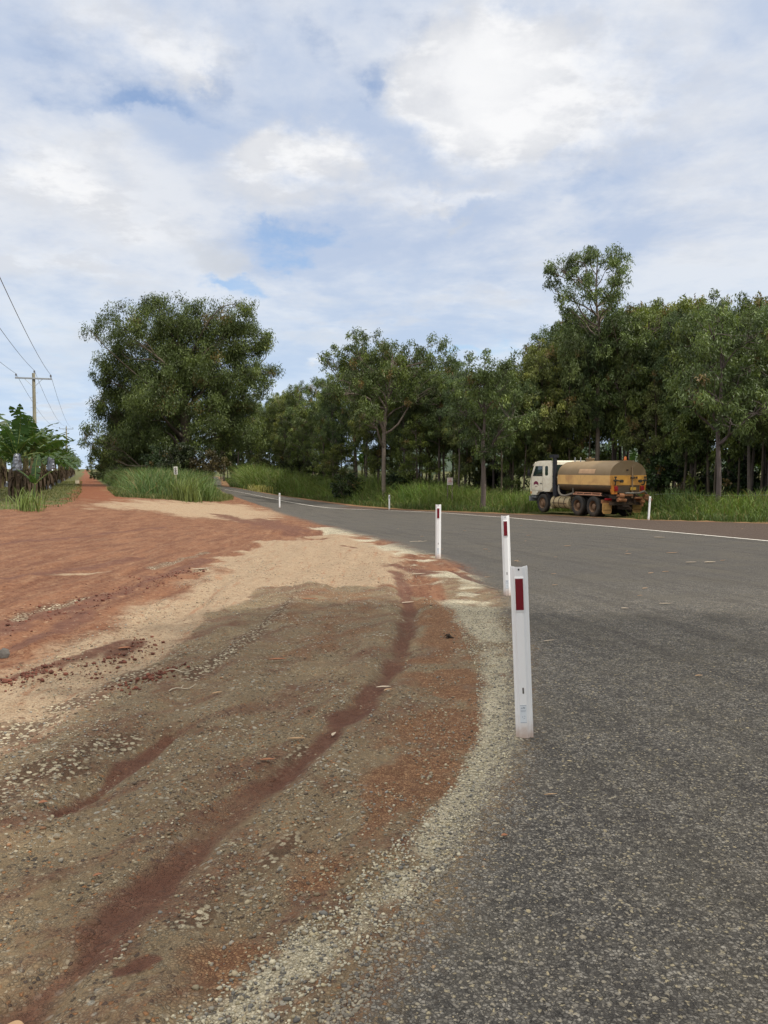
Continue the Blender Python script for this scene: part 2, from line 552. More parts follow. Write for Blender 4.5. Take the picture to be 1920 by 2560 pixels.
for l in GULLY:
    d = pline(l, P) * (.35 + 1.1 * fbm(px_ * .9, py_ * .9, 3, 61)); z_red = np.maximum(z_red, np.exp(-np.maximum(d + wob2 * 1.5 - .1, 0) ** 2 * .9) * np.clip(.45 + 1.1 * fbm(px_ * 1.6, py_ * 1.1, 3, 71), 0, 1))
for l in REDPATCH:
    d = pline(l, P); z_red = np.maximum(z_red, .9 * np.exp(-np.maximum(d + wob2 * 1.6, 0) ** 2 * 1.0))
for l in DARKLINE:
    d = pline(l, P); z_red = np.maximum(z_red, np.exp(-np.maximum(d + wob2 * .8 - .2, 0) ** 2))
z_oran = np.maximum(sst(poly_sd(ORANGE, P) + wob * .55 + wob2 * .25, -.38, .34) * np.clip(.78 + wob2 * 2.2 + wob * .8, 0, 1), .6 * sst(poly_sd(REDTOP, P) + wob * .6, -.3, .35) * np.clip(.75 + wob2 * 2.0, 0, 1))
z_stone = np.maximum.reduce([np.exp(-pline(l, P) ** 2) for l in STONEBAND]) * np.clip(.8 + wob2 * 1.5, 0, 1)
z_grass = np.maximum.reduce([sst(poly_sd(WEDGE, P) + wob * 1.2, -.3, .5), sst(poly_sd(LEFTG, P) + wob * 2.2, -.3, .6), sst(fr + wob * .8, .25, 1.1)])
far_t = sst(py_, 230, 300) * (1 - np.exp(-((px_ + .371 * py_) / 2.2) ** 4)); z_grass = np.maximum(z_grass, far_t)
z_litter = np.maximum(np.exp(-((fr - .45) / .6) ** 2) * np.clip(.75 + wob * 1.6, 0, 1), np.exp(-((poly_sd(WEDGE, P) + .25) / .7) ** 2) * np.clip(.3 + wob * 2, 0, 1))
seal = sst(-pline([p + (1.0,) for p in G([(1900, 1192), (1659, 1169.5), (1300, 1136.5), (960, 1107.5), (720, 1099)])], P) * 0 + 0, 0, 1)
# browner strip of seal between the white line and the verge
LINE = G([(2100, 1212), (1900, 1192), (1659, 1169.5), (1480, 1153), (1300, 1136.5), (1100, 1118.5), (960, 1108.2), (840, 1103), (720, 1098.5)])
STRIP = [(30, -40), (17, -10)] + LINE + ROAD_FAR[5:0:-1] + ROAD_FAR[:1] + [(24, 12), (34, -40)]
z_strip = sst(poly_sd(STRIP, P) + wob * .2, -.05, .2)
ZA = np.stack([z_asph, z_pale, z_grav, np.ones(len(P))], 1)
z_track = sst(py_, 36, 44) * np.exp(-((px_ + .371 * py_) / 2.6) ** 4)
ZD = np.stack([z_stone, z_track, np.zeros(len(P)), np.ones(len(P))], 1)
ZB = np.stack([z_beige, z_red, z_oran, np.ones(len(P))], 1)
ZC = np.stack([z_grass, z_litter, z_strip, np.ones(len(P))], 1)

# ------------------------------------------------------------------ ground material
mat_ground = bpy.data.materials.new("earth_and_gravel")
mat_ground.use_nodes = True
T = NT(mat_ground.node_tree)
pos = T.n('ShaderNodeNewGeometry').outputs['Position']
px2 = T.vm('MULTIPLY', pos, (1, 1, 0))
a1, a2, a3 = T.sep(T.attr('za').outputs['Color']); b1, b2, b3 = T.sep(T.attr('zb').outputs['Color']); c1, c2, c3 = T.sep(T.attr('zc').outputs['Color']); e1_, e2_, e3_ = T.sep(T.attr('zd').outputs['Color'])
nA = T.noise(px2, 1.1, 5, .6)
nB = T.noise(px2, 6.0, 5, .65)
nC = T.noise(px2, 26.0, 4, .6)
nS = T.noise(T.map(px2, (1.9, .30, 1)), 1.6, 6, .62, .4)       # wheel marks running up the pad
nS2 = T.noise(T.map(px2, (5.5, .55, 1)), 1.5, 5, .6, .2)
fA, fB, fC, fS, fS2 = [q.outputs['Fac'] for q in (nA, nB, nC, nS, nS2)]
nG = T.noise(px2, 11.0, 7, .78).outputs['Fac']          # granular break-up of every soft edge
gr_ = T.m('SUBTRACT', nG, .5)
fS = T.m('ADD', fS, T.m('MULTIPLY', gr_, .85)); fS2 = T.m('ADD', fS2, T.m('MULTIPLY', gr_, .75)); fA = T.m('ADD', fA, T.m('MULTIPLY', gr_, .45))
warp = T.vm('ADD', px2, T.vm('MULTIPLY', T.vm('SUBTRACT', T.noise(px2, 60, 2, .5).outputs['Color'], (.5, .5, .5)), (.008, .008, 0)))
v1 = T.vor(warp, 78.0); v1e = T.vor(warp, 78.0, 'DISTANCE_TO_EDGE'); v2 = T.vor(warp, 34.0); v3 = T.vor(px2, 15.0)
r1, g1_, u1 = T.sep(v1.outputs['Color']); r2, g2_, u2 = T.sep(v2.outputs['Color']); r3, g3_, u3 = T.sep(v3.outputs['Color'])
d1, d2_, d3_ = v1.outputs['Distance'], v2.outputs['Distance'], v3.outputs['Distance']
edge1 = T.ss(v1e.outputs['Distance'], .015, .11)            # 1 on a stone, 0 in the gap between stones
edge2 = T.ss(d2_, .56, .36)
edge3 = T.ss(d3_, .42, .22)
mixn = T.m('ADD', T.m('MULTIPLY', fB, .45), T.m('MULTIPLY', nG, .55))


def soft(zone, amt=.8, lo=.3, hi=.7):
    return T.ss(T.m('ADD', zone, T.m('MULTIPLY', T.m('SUBTRACT', mixn, .5), amt)), lo, hi)


# stone colours shared by all the gravels
stone = T.mix(g1_, (.275, .20, .118), (.235, .198, .142))
stone = T.mix(T.m('GREATER_THAN', r1, .90), stone, (.40, .34, .24))
stone = T.mix(T.m('LESS_THAN', u1, .06), stone, (.06, .055, .05))
stone = T.mix(T.m('GREATER_THAN', u1, .965), stone, (.33, .16, .07))
big = T.mix(g2_, (.40, .35, .26), (.30, .29, .255))
# red soil
red = T.mix(T.ss(fS, .34, .66), (.125, .050, .028), (.255, .128, .072))
red = T.mix(T.m('MULTIPLY', T.ss(fS2, .52, .76), .70), red, (.37, .245, .155))
red = T.mix(T.m('MULTIPLY', T.ss(fA, .52, .72), .28), red, (.33, .18, .10))
red = T.mix(T.m('MULTIPLY', T.ss(fB, .62, .42), .25), red, (.10, .040, .024))
red = T.mix(T.m('MULTIPLY', T.m('MULTIPLY', T.m('GREATER_THAN', r1, .66), edge1), T.ss(fS2, .40, .6, .1, .7)), red, T.mix(.5, stone, (.36, .23, .15)))
red = T.mix(T.m('MULTIPLY', T.m('MULTIPLY', T.m('LESS_THAN', r2, .16), edge2), .6), red, (.075, .030, .019))
red = T.mix(T.m('MULTIPLY', T.ss(fC, .40, .64), .35), red, (.33, .19, .115))
red = T.mix(T.m('MULTIPLY', T.m('MULTIPLY', T.m('LESS_THAN', r3, .22), edge3), T.ss(fS2, .55, .42, .15, .8)), red, (.085, .033, .020))
red = T.mix(T.m('MULTIPLY', T.m('MULTIPLY', T.m('GREATER_THAN', r3, .80), edge3), T.ss(fS, .45, .6, .0, .65)), red, (.40, .29, .19))
red = T.mix(T.m('MULTIPLY', e2_, .75), red, T.mix(fB, (.17, .058, .026), (.27, .105, .048)))
red = T.mix(1.0, red, (.80, .72, .665), 'MULTIPLY')
# pale crushed rock dust
beige = T.mix(T.ss(fB, .3, .7), (.33, .235, .150), (.43, .325, .22))
beige = T.mix(T.m('MULTIPLY', T.m('MULTIPLY', edge1, T.m('GREATER_THAN', r1, .45)), .55), beige, T.mix(.4, stone, (.46, .38, .27)))
beige = T.mix(T.m('MULTIPLY', T.ss(d1, .55, .75), .5), beige, (.17, .10, .055))
beige = T.mix(T.m('MULTIPLY', T.m('MULTIPLY', T.m('LESS_THAN', r2, .10), edge2), .7), beige, (.12, .060, .035))
beige = T.mix(T.m('MULTIPLY', T.m('MULTIPLY', T.m('LESS_THAN', r3, .16), edge3), .75), beige, (.15, .075, .042))
beige = T.mix(T.m('MULTIPLY', T.ss(fC, .56, .40), .3), beige, (.22, .15, .095))
beige = T.mix(T.m('MULTIPLY', T.ss(fS2, .56, .72), .55), beige, (.27, .115, .055))
# olive gravel
fines = T.mix(T.ss(fA, .3, .7), (.170, .116, .064), (.255, .188, .108))
grav = T.mix(T.m('MULTIPLY', edge1, T.ss(fB, .36, .56, .25, .9)), T.mix(.40, fines, (.06, .04, .024)), stone)
grav = T.mix(T.ss(fA, .57, .68, 0, .75), grav, T.mix(T.m('MULTIPLY', T.m('GREATER_THAN', r1, .7), edge1), fines, stone))
gdir = T.noise(T.map(T.map(px2, rot=(0, 0, .62)), (3.2, .6, 1)), 1.4, 5, .62, .3).outputs['Fac']
grav = T.mix(T.m('MULTIPLY', T.ss(gdir, .47, .64), .80), grav, T.mix(T.m('MULTIPLY', edge1, .35), (.125, .056, .035), stone))
grav = T.mix(T.m('MULTIPLY', T.ss(gdir, .46, .34), .35), grav, T.mix(edge1, (.08, .058, .036), stone))
grav = T.mix(T.m('MULTIPLY', T.ss(T.noise(px2, 2.4, 5, .65).outputs['Fac'], .54, .68), .62), grav, (.125, .055, .034))
grav = T.mix(T.m('MULTIPLY', T.m('MULTIPLY', edge2, T.m('GREATER_THAN', r2, .80)), T.ss(T.noise(px2, 1.7, 4, .6).outputs['Fac'], .48, .62)), grav, big)
# orange gravel
oran = T.mix(T.m('MULTIPLY', edge1, .8), (.10, .040, .021), T.mix(r1, (.16, .070, .034), (.42, .25, .13)))
# pale shoulder stone
pale = T.mix(T.m('MULTIPLY', edge1, .85), (.25, .215, .145), T.mix(r1, (.36, .325, .235), (.68, .62, .48)))
pale = T.mix(T.m('MULTIPLY', T.ss(fA, .46, .66), .6), pale, (.62, .555, .415))
pale = T.mix(T.m('MULTIPLY', T.m('LESS_THAN', u1, .14), edge1), pale, (.12, .115, .105))
# chip seal
chip = T.mix(T.m('POWER', r1, 1.7), (.078, .073, .068), (.395, .365, .315))
chip = T.mix(T.m('MULTIPLY', T.ss(T.m('ADD', nG, T.m('MULTIPLY', T.m('SUBTRACT', fB, .5), .6)), .58, .40), .55), chip, (.060, .055, .051))
chip = T.mix(T.m('MULTIPLY', T.m('GREATER_THAN', u1, .955), edge1), chip, (.36, .31, .21))
asph = T.mix(edge1, (.060, .055, .050), chip)
worn_far_dim = T.mix(T.m('ADD', T.m('MULTIPLY', fC, .5), T.m('MULTIPLY', r2, .5)), (.055, .051, .047), (.108, .100, .091))
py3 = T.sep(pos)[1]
asph = T.mix(T.ss(T.m('ADD', py3, T.m('MULTIPLY', T.m('SUBTRACT', fA, .5), 6.0)), 6.5, 13.0, 0, .85), asph, worn_far_dim)  # worn far seal darkened, near seal lightened, to offset the cast tree shade
asph = T.mix(T.m('MULTIPLY', T.ss(fA, .42, .66), .30), asph, (.135, .118, .088))
asph = T.mix(T.m('MULTIPLY', T.ss(T.noise(T.map(T.map(px2, rot=(0, 0, -.25)), (2.2, .16, 1)), 1.2, 5, .6).outputs['Fac'], .48, .66), .38), asph, (.050, .045, .042))
asph = T.mix(T.m('MULTIPLY', T.ss(c3, .3, .7), .82), asph, T.mix(fB, (.070, .046, .036), (.105, .073, .056)))
# grass floor and leaf litter
grs = T.mix(fB, (.045, .065, .018), (.12, .115, .04))
grs = T.mix(T.m('MULTIPLY', T.ss(fA, .5, .66), .6), grs, (.16, .10, .045))
lit = T.mix(fC, (.12, .045, .022), (.33, .215, .105))

col = red
col = T.mix(soft(b1, .9, .25, .75), col, beige)
bandst = T.mix(edge2, (.085, .050, .030), T.mix(r2, (.26, .22, .15), (.55, .49, .36)))
bandst = T.mix(T.m('MULTIPLY', T.m('LESS_THAN', u2, .2), edge2), bandst, (.11, .05, .03))
col = T.mix(soft(a3, .7, .35, .65), col, grav)
col = T.mix(T.m('MULTIPLY', T.ss(T.m('ADD', e1_, T.m('MULTIPLY', T.m('SUBTRACT', mixn, .5), 1.2)), .3, .8), .85), col, bandst)
col = T.mix(T.m('MULTIPLY', soft(b3, .8, .3, .8), .9), col, oran)
col = T.mix(T.m('MULTIPLY', soft(a2, 1.0, .30, .72), .92), col, pale)
col = T.mix(T.m('MULTIPLY', T.ss(T.m('ADD', b2, T.m('MULTIPLY', T.m('SUBTRACT', mixn, .5), .6)), .35, .85), .93), col,
            T.mix(T.m('MULTIPLY', T.m('MULTIPLY', T.m('GREATER_THAN', r1, .90), edge1), T.m('MULTIPLY', T.ss(fB, .5, .62), .6)), T.mix(T.ss(fB, .3, .7), (.095, .040, .026), (.150, .070, .045)), stone))
col = T.mix(soft(c1, .5, .35, .65), col, grs)
col = T.mix(T.ss(T.m('ADD', c2, T.m('MULTIPLY', T.m('SUBTRACT', mixn, .5), .9)), .3, .7, 0, .9), col, lit)
asm = T.ss(T.m('ADD', a1, T.m('MULTIPLY', T.m('SUBTRACT', r1, .5), .45)), .33, .72)
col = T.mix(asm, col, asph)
# relief
stoneh = T.m('MULTIPLY', T.ss(v1e.outputs['Distance'], .0, .30), T.m('ADD', .30, T.m('MULTIPLY', g1_, .70)))
rough_zone = T.m('MAXIMUM', T.m('MAXIMUM', a1, a2), T.m('MAXIMUM', T.m('MULTIPLY', a3, T.ss(fB, .35, .6, .25, 1)), T.m('MULTIPLY', T.m('MAXIMUM', b1, b3), .55)))
h = T.m('MULTIPLY', stoneh, T.m('ADD', .30, T.m('MULTIPLY', rough_zone, .9)))
h = T.m('ADD', h, T.m('MULTIPLY', T.m('SUBTRACT', fB, .5), T.m('SUBTRACT', 3.2, T.m('MULTIPLY', a1, 2.2))))
h = T.m('ADD', h, T.m('MULTIPLY', T.m('MULTIPLY', edge3, T.m('GREATER_THAN', g3_, .6)), T.m('SUBTRACT', 1.6, T.m('MULTIPLY', a1, 1.6))))
h = T.m('ADD', h, T.m('MULTIPLY', T.m('SUBTRACT', fC, .5), .9))
bp = T.n('ShaderNodeBump'); bp.inputs['Strength'].default_value = 1.0; bp.inputs['Distance'].default_value = .0075
T.set(bp.inputs['Height'], h)
bs = T.n('ShaderNodeBsdfPrincipled')
T.set(bs.inputs['Base Color'], col); bs.inputs['Roughness'].default_value = .92
bs.inputs['Specular IOR Level'].default_value = .25
T.set(bs.inputs['Normal'], bp.outputs[0])
o_ = T.n('ShaderNodeOutputMaterial'); T.set(o_.inputs[0], bs.outputs[0])

V = np.stack([P[:, 0], P[:, 1], gzm], 1)
tag(link_mesh("ground", arr_mesh("ground", V, quads, col={'za': ZA, 'zb': ZB, 'zc': ZC, 'zd': ZD}, smooth=True), mat_ground), kind='structure')
# the sealed road is its own sheet, 4 mm up
rq = quads[(z_asph[quads].min(1) > .45) & (RR.ravel()[quads].max(1) < 260)]
used, inv = np.unique(rq, return_inverse=True)
Vr = V[used].copy(); Vr[:, 2] += .004
road = tag(link_mesh("road", arr_mesh("road", Vr, inv.reshape(-1, 4), col={'za': ZA[used], 'zb': ZB[used], 'zc': ZC[used], 'zd': ZD[used]}, smooth=True), mat_ground), kind='structure')


# ------------------------------------------------------------------ plain materials
def mat(name, col, rough=.6, metal=0.0, var=.0, vscale=8.0, dirt=None, dscale=5.0, damt=.5, bump=0.0, bscale=40.0, spec=.4, trans=0.0, objrand=0.0, attr=None, stretch=(1, 1, 1)):
    m_ = bpy.data.materials.new(name)
    m_.use_nodes = True
    t = NT(m_.node_tree)
    tc = t.n('ShaderNodeTexCoord').outputs['Object']
    if stretch != (1, 1, 1): tc = t.map(tc, stretch)
    c = col if attr is None else t.attr(attr).outputs['Color']
    if var:
        nz = t.noise(tc, vscale, 4, .6).outputs['Fac']
        k = t.m('ADD', 1 - var, t.m('MULTIPLY', nz, 2 * var))
        c = t.mix(1.0, c, t.comb(k, k, k), 'MULTIPLY')
    if dirt:
        nz = t.noise(tc, dscale, 6, .65, .4).outputs['Fac']
        c = t.mix(t.m('MULTIPLY', t.ss(nz, .42, .68), damt), c, dirt)
    if objrand:
        rn = t.n('ShaderNodeObjectInfo').outputs['Random']
        k = t.m('ADD', 1 - objrand, t.m('MULTIPLY', rn, 2 * objrand))
        c = t.mix(1.0, c, t.comb(k, k, t.m('MULTIPLY', k, k)), 'MULTIPLY')
    b = t.n('ShaderNodeBsdfPrincipled')
    t.set(b.inputs['Base Color'], c)
    b.inputs['Roughness'].default_value = rough
    b.inputs['Metallic'].default_value = metal
    b.inputs['Specular IOR Level'].default_value = spec
    if bump:
        bb = t.n('ShaderNodeBump'); bb.inputs['Strength'].default_value = bump; bb.inputs['Distance'].default_value = .02
        t.set(bb.inputs['Height'], t.noise(tc, bscale, 4, .6).outputs['Fac'])
        t.set(b.inputs['Normal'], bb.outputs[0])
    res = b.outputs[0]
    if trans:
        tr = t.n('ShaderNodeBsdfTranslucent'); t.set(tr.inputs[0], t.mix(1.0, c, (1.25, 1.3, .55, 1), 'MULTIPLY'))
        mxs = t.n('ShaderNodeMixShader'); mxs.inputs[0].default_value = trans
        t.set(mxs.inputs[1], res); t.set(mxs.inputs[2], tr.outputs[0]); res = mxs.outputs[0]
    oo = t.n('ShaderNodeOutputMaterial'); t.set(oo.inputs[0], res)
    return m_


M_LINE = mat("road_paint", (.72, .70, .64), .7, var=.12, vscale=3, dirt=(.30, .24, .18), dscale=9, damt=.6)
# painted edge line laid on the road
lp = []
pts = np.array(LINE)
far_line = np.array(G([(720, 1098.5), (680, 1094), (640, 1087.2), (600, 1079.6), (560, 1071.5), (520, 1063.6), (478, 1056.3)]))
full = np.concatenate([pts, far_line[1:]])


def resample(p, step):
    seg = np.hypot(*np.diff(p, axis=0).T); s = np.concatenate([[0], np.cumsum(seg)])
    q = np.arange(0, s[-1], step)
    return np.stack([np.interp(q, s, p[:, 0]), np.interp(q, s, p[:, 1])], 1)


q = resample(full, .5)
for _ in range(6): q[1:-1] = .25 * q[:-2] + .5 * q[1:-1] + .25 * q[2:]
tg = np.gradient(q, axis=0); tg /= np.hypot(*tg.T)[:, None]
nm = np.stack([-tg[:, 1], tg[:, 0]], 1) * .065
L, Rr = q + nm, q - nm
vv = np.concatenate([np.column_stack([L, gfull(L[:, 0], L[:, 1]) + .014]), np.column_stack([Rr, gfull(Rr[:, 0], Rr[:, 1]) + .014])])
n_ = len(q)
fq = np.array([(i, i + 1, n_ + i + 1, n_ + i) for i in range(n_ - 1)])
link_mesh("painted_line", arr_mesh("painted_line", vv, fq), M_LINE, road)

# low hills beyond the field
M_HILL = mat("hill_green", (.045, .065, .045), .95, var=.3, vscale=.02)
hx = np.linspace(-90, 900, 90)
hy = np.array([760, 800, 850, 920, 1000, 1100])
hp = np.array([0, .45, .85, 1.0, .8, 0])
HX, HY = np.meshgrid(hx, hy, indexing='ij')
hh = ((14 + 34 * fbm(hx * .006, hx * 0 + 3.0, 4, 77)) * sst(hx, -90, 60) * sst(hx, 900, 700))[:, None] * hp[None, :] * (.85 + .3 * fbm(HX * .03, HY * .03, 3, 5)) - 2
hq = np.array([(i * 6 + j, i * 6 + j + 1, (i + 1) * 6 + j + 1, (i + 1) * 6 + j) for i in range(89) for j in range(5)])
tag(link_mesh("hills", arr_mesh("hills", np.stack([HX.ravel(), HY.ravel(), hh.ravel()], 1), hq, smooth=True), M_HILL), kind='structure')

# ------------------------------------------------------------------ vegetation materials
def leaf_mat(name, rough=.5, trans=.22, objrand=.14):
    return mat(name, (.06, .08, .03), rough, attr='lc', trans=trans, objrand=objrand, spec=.35)


M_GUM = leaf_mat("gum_leaves")
M_GRASS = leaf_mat("grass_blades", .6, .25, 0)
M_BANANA = leaf_mat("banana_leaf", .38, .30, .10)
M_BARK = mat("gum_bark", (.085, .066, .052), .9, var=.35, vscale=6, dirt=(.19, .16, .13), dscale=1.6, damt=.55, bump=.5, bscale=14, stretch=(1, 1, .25), objrand=.2)
M_BARKP = mat("pale_gum_bark", (.16, .13, .105), .85, var=.3, vscale=5, dirt=(.095, .07, .055), dscale=1.4, damt=.6, bump=.3, bscale=12, stretch=(1, 1, .25))
M_STEM = mat("banana_stem", (.13, .11, .045), .8, var=.35, vscale=5, dirt=(.045, .03, .018), dscale=3, damt=.8, stretch=(1, 1, .3))
M_DRY = mat("dry_leaf", (.07, .046, .028), .85, var=.4, vscale=7, trans=.15)


class Arr:
    """numpy vertex and face store"""
    def __init__(s): s.v, s.q, s.t, s.c, s.n = [], [], [], [], 0

    def add(s, v, q=None, t=None, c=None):
        v = np.asarray(v, float)
        if q is not None: s.q.append(np.asarray(q) + s.n)
        if t is not None: s.t.append(np.asarray(t) + s.n)
        s.v.append(v); s.n += len(v)
        s.c.append(np.broadcast_to(np.asarray(c if c is not None else (1, 1, 1), float), (len(v), 3)))

    def mesh(s, name, smooth=False, attr='lc'):
        return arr_mesh(name, np.concatenate(s.v), np.concatenate(s.q) if s.q else None, np.concatenate(s.t) if s.t else None,
                        {attr: np.concatenate(s.c)}, smooth)

    def tube(s, pts, rs, n=6, c=None):
        pts = np.asarray(pts, float)
        m = len(pts)
        d = np.gradient(pts, axis=0); d /= np.linalg.norm(d, axis=1)[:, None] + 1e-9
        ref = np.where(np.abs(d[:, 2:3]) > .9, np.array([[1., 0, 0]]), np.array([[0, 0, 1.]]))
        u = np.cross(d, ref); u /= np.linalg.norm(u, axis=1)[:, None] + 1e-9
        w_ = np.cross(d, u)
        a = np.arange(n) * 2 * PI / n
        v = pts[:, None, :] + np.asarray(rs, float)[:, None, None] * (np.cos(a)[None, :, None] * u[:, None, :] + np.sin(a)[None, :, None] * w_[:, None, :])
        I_, K = np.meshgrid(np.arange(m - 1), np.arange(n), indexing='ij')
        K2 = (K + 1) % n
        s.add(v.reshape(-1, 3), np.stack([I_ * n + K, I_ * n + K2, (I_ + 1) * n + K2, (I_ + 1) * n + K], -1).reshape(-1, 4), c=c)


def bend(a, b, rng, n=7, wob=.12, sag=0.0):
    a, b = np.asarray(a, float), np.asarray(b, float)
    t = np.linspace(0, 1, n)[:, None]
    L_ = np.linalg.norm(b - a)
    off = rng.normal(0, wob * L_, (1, 3)) * np.sin(t * PI) + rng.normal(0, wob * .5 * L_, (1, 3)) * np.sin(t * 2 * PI)
    p = a + (b - a) * t + off
    p[:, 2] += sag * np.sin(t[:, 0] * PI) * L_
    return p


def leaves(A, cen, cr, rng, n, ll, lw, cols, droop=.75, clumps=None):
    """n hanging lance-shaped leaves round each clump centre"""
    m = len(cen)
    N = m * n
    c = np.repeat(cen, n, 0); r = np.repeat(cr, n)
    o = rng.normal(0, 1, (N, 3)); o /= np.linalg.norm(o, axis=1)[:, None]
    o *= (rng.random(N) ** .55)[:, None]
    p = c + o * r[:, None] * np.array([.9, .9, 1.0])
    d = rng.normal(0, .62, (N, 3)); d[:, 2] -= droop; d /= np.linalg.norm(d, axis=1)[:, None]
    sd = np.cross(d, rng.normal(0, 1, (N, 3))); sd /= np.linalg.norm(sd, axis=1)[:, None] + 1e-9
    l_ = ll * rng.uniform(.6, 1.35, N)[:, None]; w_ = lw * rng.uniform(.7, 1.3, N)[:, None]
    v = np.stack([p, p + d * l_ * .45 + sd * w_, p + d * l_, p + d * l_ * .45 - sd * w_], 1).reshape(-1, 3)
    col = np.repeat(cols, n, 0) * rng.uniform(.72, 1.3, (N, 1))
    A.add(v, np.arange(4 * N).reshape(-1, 4), c=np.repeat(col, 4, 0))


def make_tree(name, seed, trunk, trad, lobes, leaf=(.22, .030), per_m2=9.5, nleaf=72, tint=(.092, .130, .042), bark=None, limb_r=.07, droop=.95, twigs=True, crad=.40, zst=1.15,
              label=None, cat='tree', group=None):
    rng = np.random.default_rng(seed)
    tr, cr = Arr(), Arr()
    trunk = np.asarray(trunk, float)
    # smooth the trunk path
    tt = np.linspace(0, len(trunk) - 1, (len(trunk) - 1) * 4 + 1)
    tp = np.stack([np.interp(tt, np.arange(len(trunk)), trunk[:, k]) for k in range(3)], 1)
    for _ in range(2): tp[1:-1] = .25 * tp[:-2] + .5 * tp[1:-1] + .25 * tp[2:]
    tr_r = np.interp(tt, np.arange(len(trunk)), trad)
    tr_r[0] *= 1.45
    tr.tube(tp, tr_r, 9)
    zt = tp[:, 2]
    for (cx, cy, cz, lr) in lobes:
        lc = np.array([cx, cy, cz])
        hd = np.hypot(cx - tp[:, 0], cy - tp[:, 1])
        want = cz - .35 * lr - .75 * hd
        k = int(np.argmin(np.abs(zt - want) + .15 * hd))
        k = min(k, len(tp) - 2)
        path = bend(tp[k], lc + rng.normal(0, .12, 3) * lr, rng, 8, .09, .06)
        r0 = min(tr_r[k] * .7, limb_r * (.6 + .5 * lr))
        tr.tube(path, np.linspace(r0, .02, 8), 6)
        nc = max(5, int(per_m2 * lr * lr * 1.35))
        o = rng.normal(0, 1, (nc, 3)); o /= np.linalg.norm(o, axis=1)[:, None]
        o[:, 2] = np.where(o[:, 2] < -.45, o[:, 2] * .5, o[:, 2])
        rad_ = lr * rng.uniform(.25, 1.0, nc) ** .6
        cen = lc + o * rad_[:, None] * np.array([.95, .95, zst])
        if twigs:
            for j in range(min(nc, 12)):
                s0 = path[rng.integers(4, 8)]
                tr.tube(bend(s0, cen[j], rng, 4, .08), np.linspace(.022, .008, 4), 4)
        hue = rng.normal(0, 1, (nc, 1))
        cols = np.array(tint) * np.clip(1 + .30 * hue, .45, 1.8) * np.concatenate([1 + .05 * np.maximum(hue, 0), np.ones((nc, 1)), 1 - .10 * np.maximum(hue, 0)], 1)
        warm = rng.random(nc) < .025
        cols[warm] = np.array([.17, .12, .045])
        leaves(cr, cen, crad * rng.uniform(.7, 1.25, nc) * (.75 + .25 * lr), rng, nleaf, leaf[0], leaf[1], cols, droop)
    root = empty(name, label=label, cat=cat, group=group)
    link_mesh("trunk", tr.mesh("trunk", True), bark or M_BARK, root)
    link_mesh("crown", cr.mesh("crown"), M_GUM, root)
    return root


def gum_lobes(seed, H, base, spread, n, rmin, rmax, top=1.0):
    rng = np.random.default_rng(seed)
    out = []
    for i in range(n):
        t = (i + rng.random()) / n
        z = H * (base + (top - base) * t)
        a = i * 2.4 + rng.uniform(-.5, .5)
        w_ = spread * (1 - .55 * abs(t - .45) / .55) * rng.uniform(.25, 1.0)
        out.append((w_ * math.cos(a), w_ * math.sin(a), z - rmax * .5, rng.uniform(rmin, rmax)))
    return out


def trunk_path(seed, H, lean=.5):
    rng = np.random.default_rng(seed)
    n = 6
    p = np.zeros((n, 3)); p[:, 2] = np.linspace(-.1, H, n)
    p[1:, :2] = np.cumsum(rng.normal(0, lean * .28, (n - 1, 2)), 0)
    return p


HIDE = Vector((0, -300, 0))


def place(root, x, y, rz=0.0, s=1.0, dz=0.0, sz=None):
    root.location = (x, y, gz1(x, y) + dz)
    root.rotation_euler = (0, 0, rz)
    root.scale = (s, s, sz or s)


# prototypes of the plantation gums: slender, leafy from about a third of their height
PROT = []
specs = [  # H, leaf base, spread, lobes, rmin, rmax
    (13.0, .42, 1.9, 14, .8, 1.35), (12.0, .46, 1.6, 12, .8, 1.25), (14.0, .52, 2.2, 13, .85, 1.4), (11.0, .30, 1.8, 14, .75, 1.3),
    (12.5, .56, 2.0, 12, .8, 1.35), (10.0, .18, 1.6, 13, .7, 1.2), (13.5, .46, 1.5, 12, .8, 1.3)]
TREE_LABEL = "slender dark green gum tree deep in the roadside stand"
for i, (H, b_, sp, nl, r0, r1_) in enumerate(specs):
    PROT.append(make_tree("gum_tree", 100 + i, trunk_path(40 + i, H * .95, .45), np.linspace(.125, .03, 6), gum_lobes(60 + i, H, b_, sp, nl, r0, r1_),
                          tint=[(.090, .130, .042), (.102, .138, .042), (.082, .122, .052), (.112, .134, .038), (.086, .124, .042), (.126, .164, .046), (.096, .128, .040)][i],
                          bark=M_BARK, label=TREE_LABEL, group="gum trees of the roadside stand"))
pheight = [s_[0] for s_ in specs]
used_p = [False] * len(PROT)


def gum(px, D, top_py, label=None, proto=None, rng=None, wide=1.0):
    """a plantation gum at column px and distance D, as tall as the row says"""
    x, y, ztop = at(px, D, top_py)
    k = proto
    if used_p[k]:
        o = copy_tree(PROT[k])
    else:
        o = PROT[k]; used_p[k] = True
    H_ = ztop - gz1(x, y)
    sz = H_ / (pheight[k] + .35)
    place(o, x, y, float(rng.uniform(0, 6.28)), float(np.clip(sz, .8, 1.25)) * wide, 0, float(sz))
    if label: o['label'] = label
    else: o['label'] = TREE_LABEL
    return o


rng = np.random.default_rng(5)
sky_line = np.array([(480, 880), (540, 850), (590, 838), (640, 822), (680, 832), (715, 790), (745, 755), (780, 738), (830, 742), (880, 752), (930, 752), (975, 762), (1005, 792), (1040, 796),
                     (1075, 758), (1115, 785), (1150, 722), (1190, 690), (1250, 660), (1310, 655), (1360, 628), (1400, 606), (1440, 640), (1490, 594), (1530, 650), (1565, 632), (1592, 672),
                     (1630, 615), (1660, 604), (1720, 620), (1800, 600), (1900, 640), (2100, 600), (2500, 600)], float)


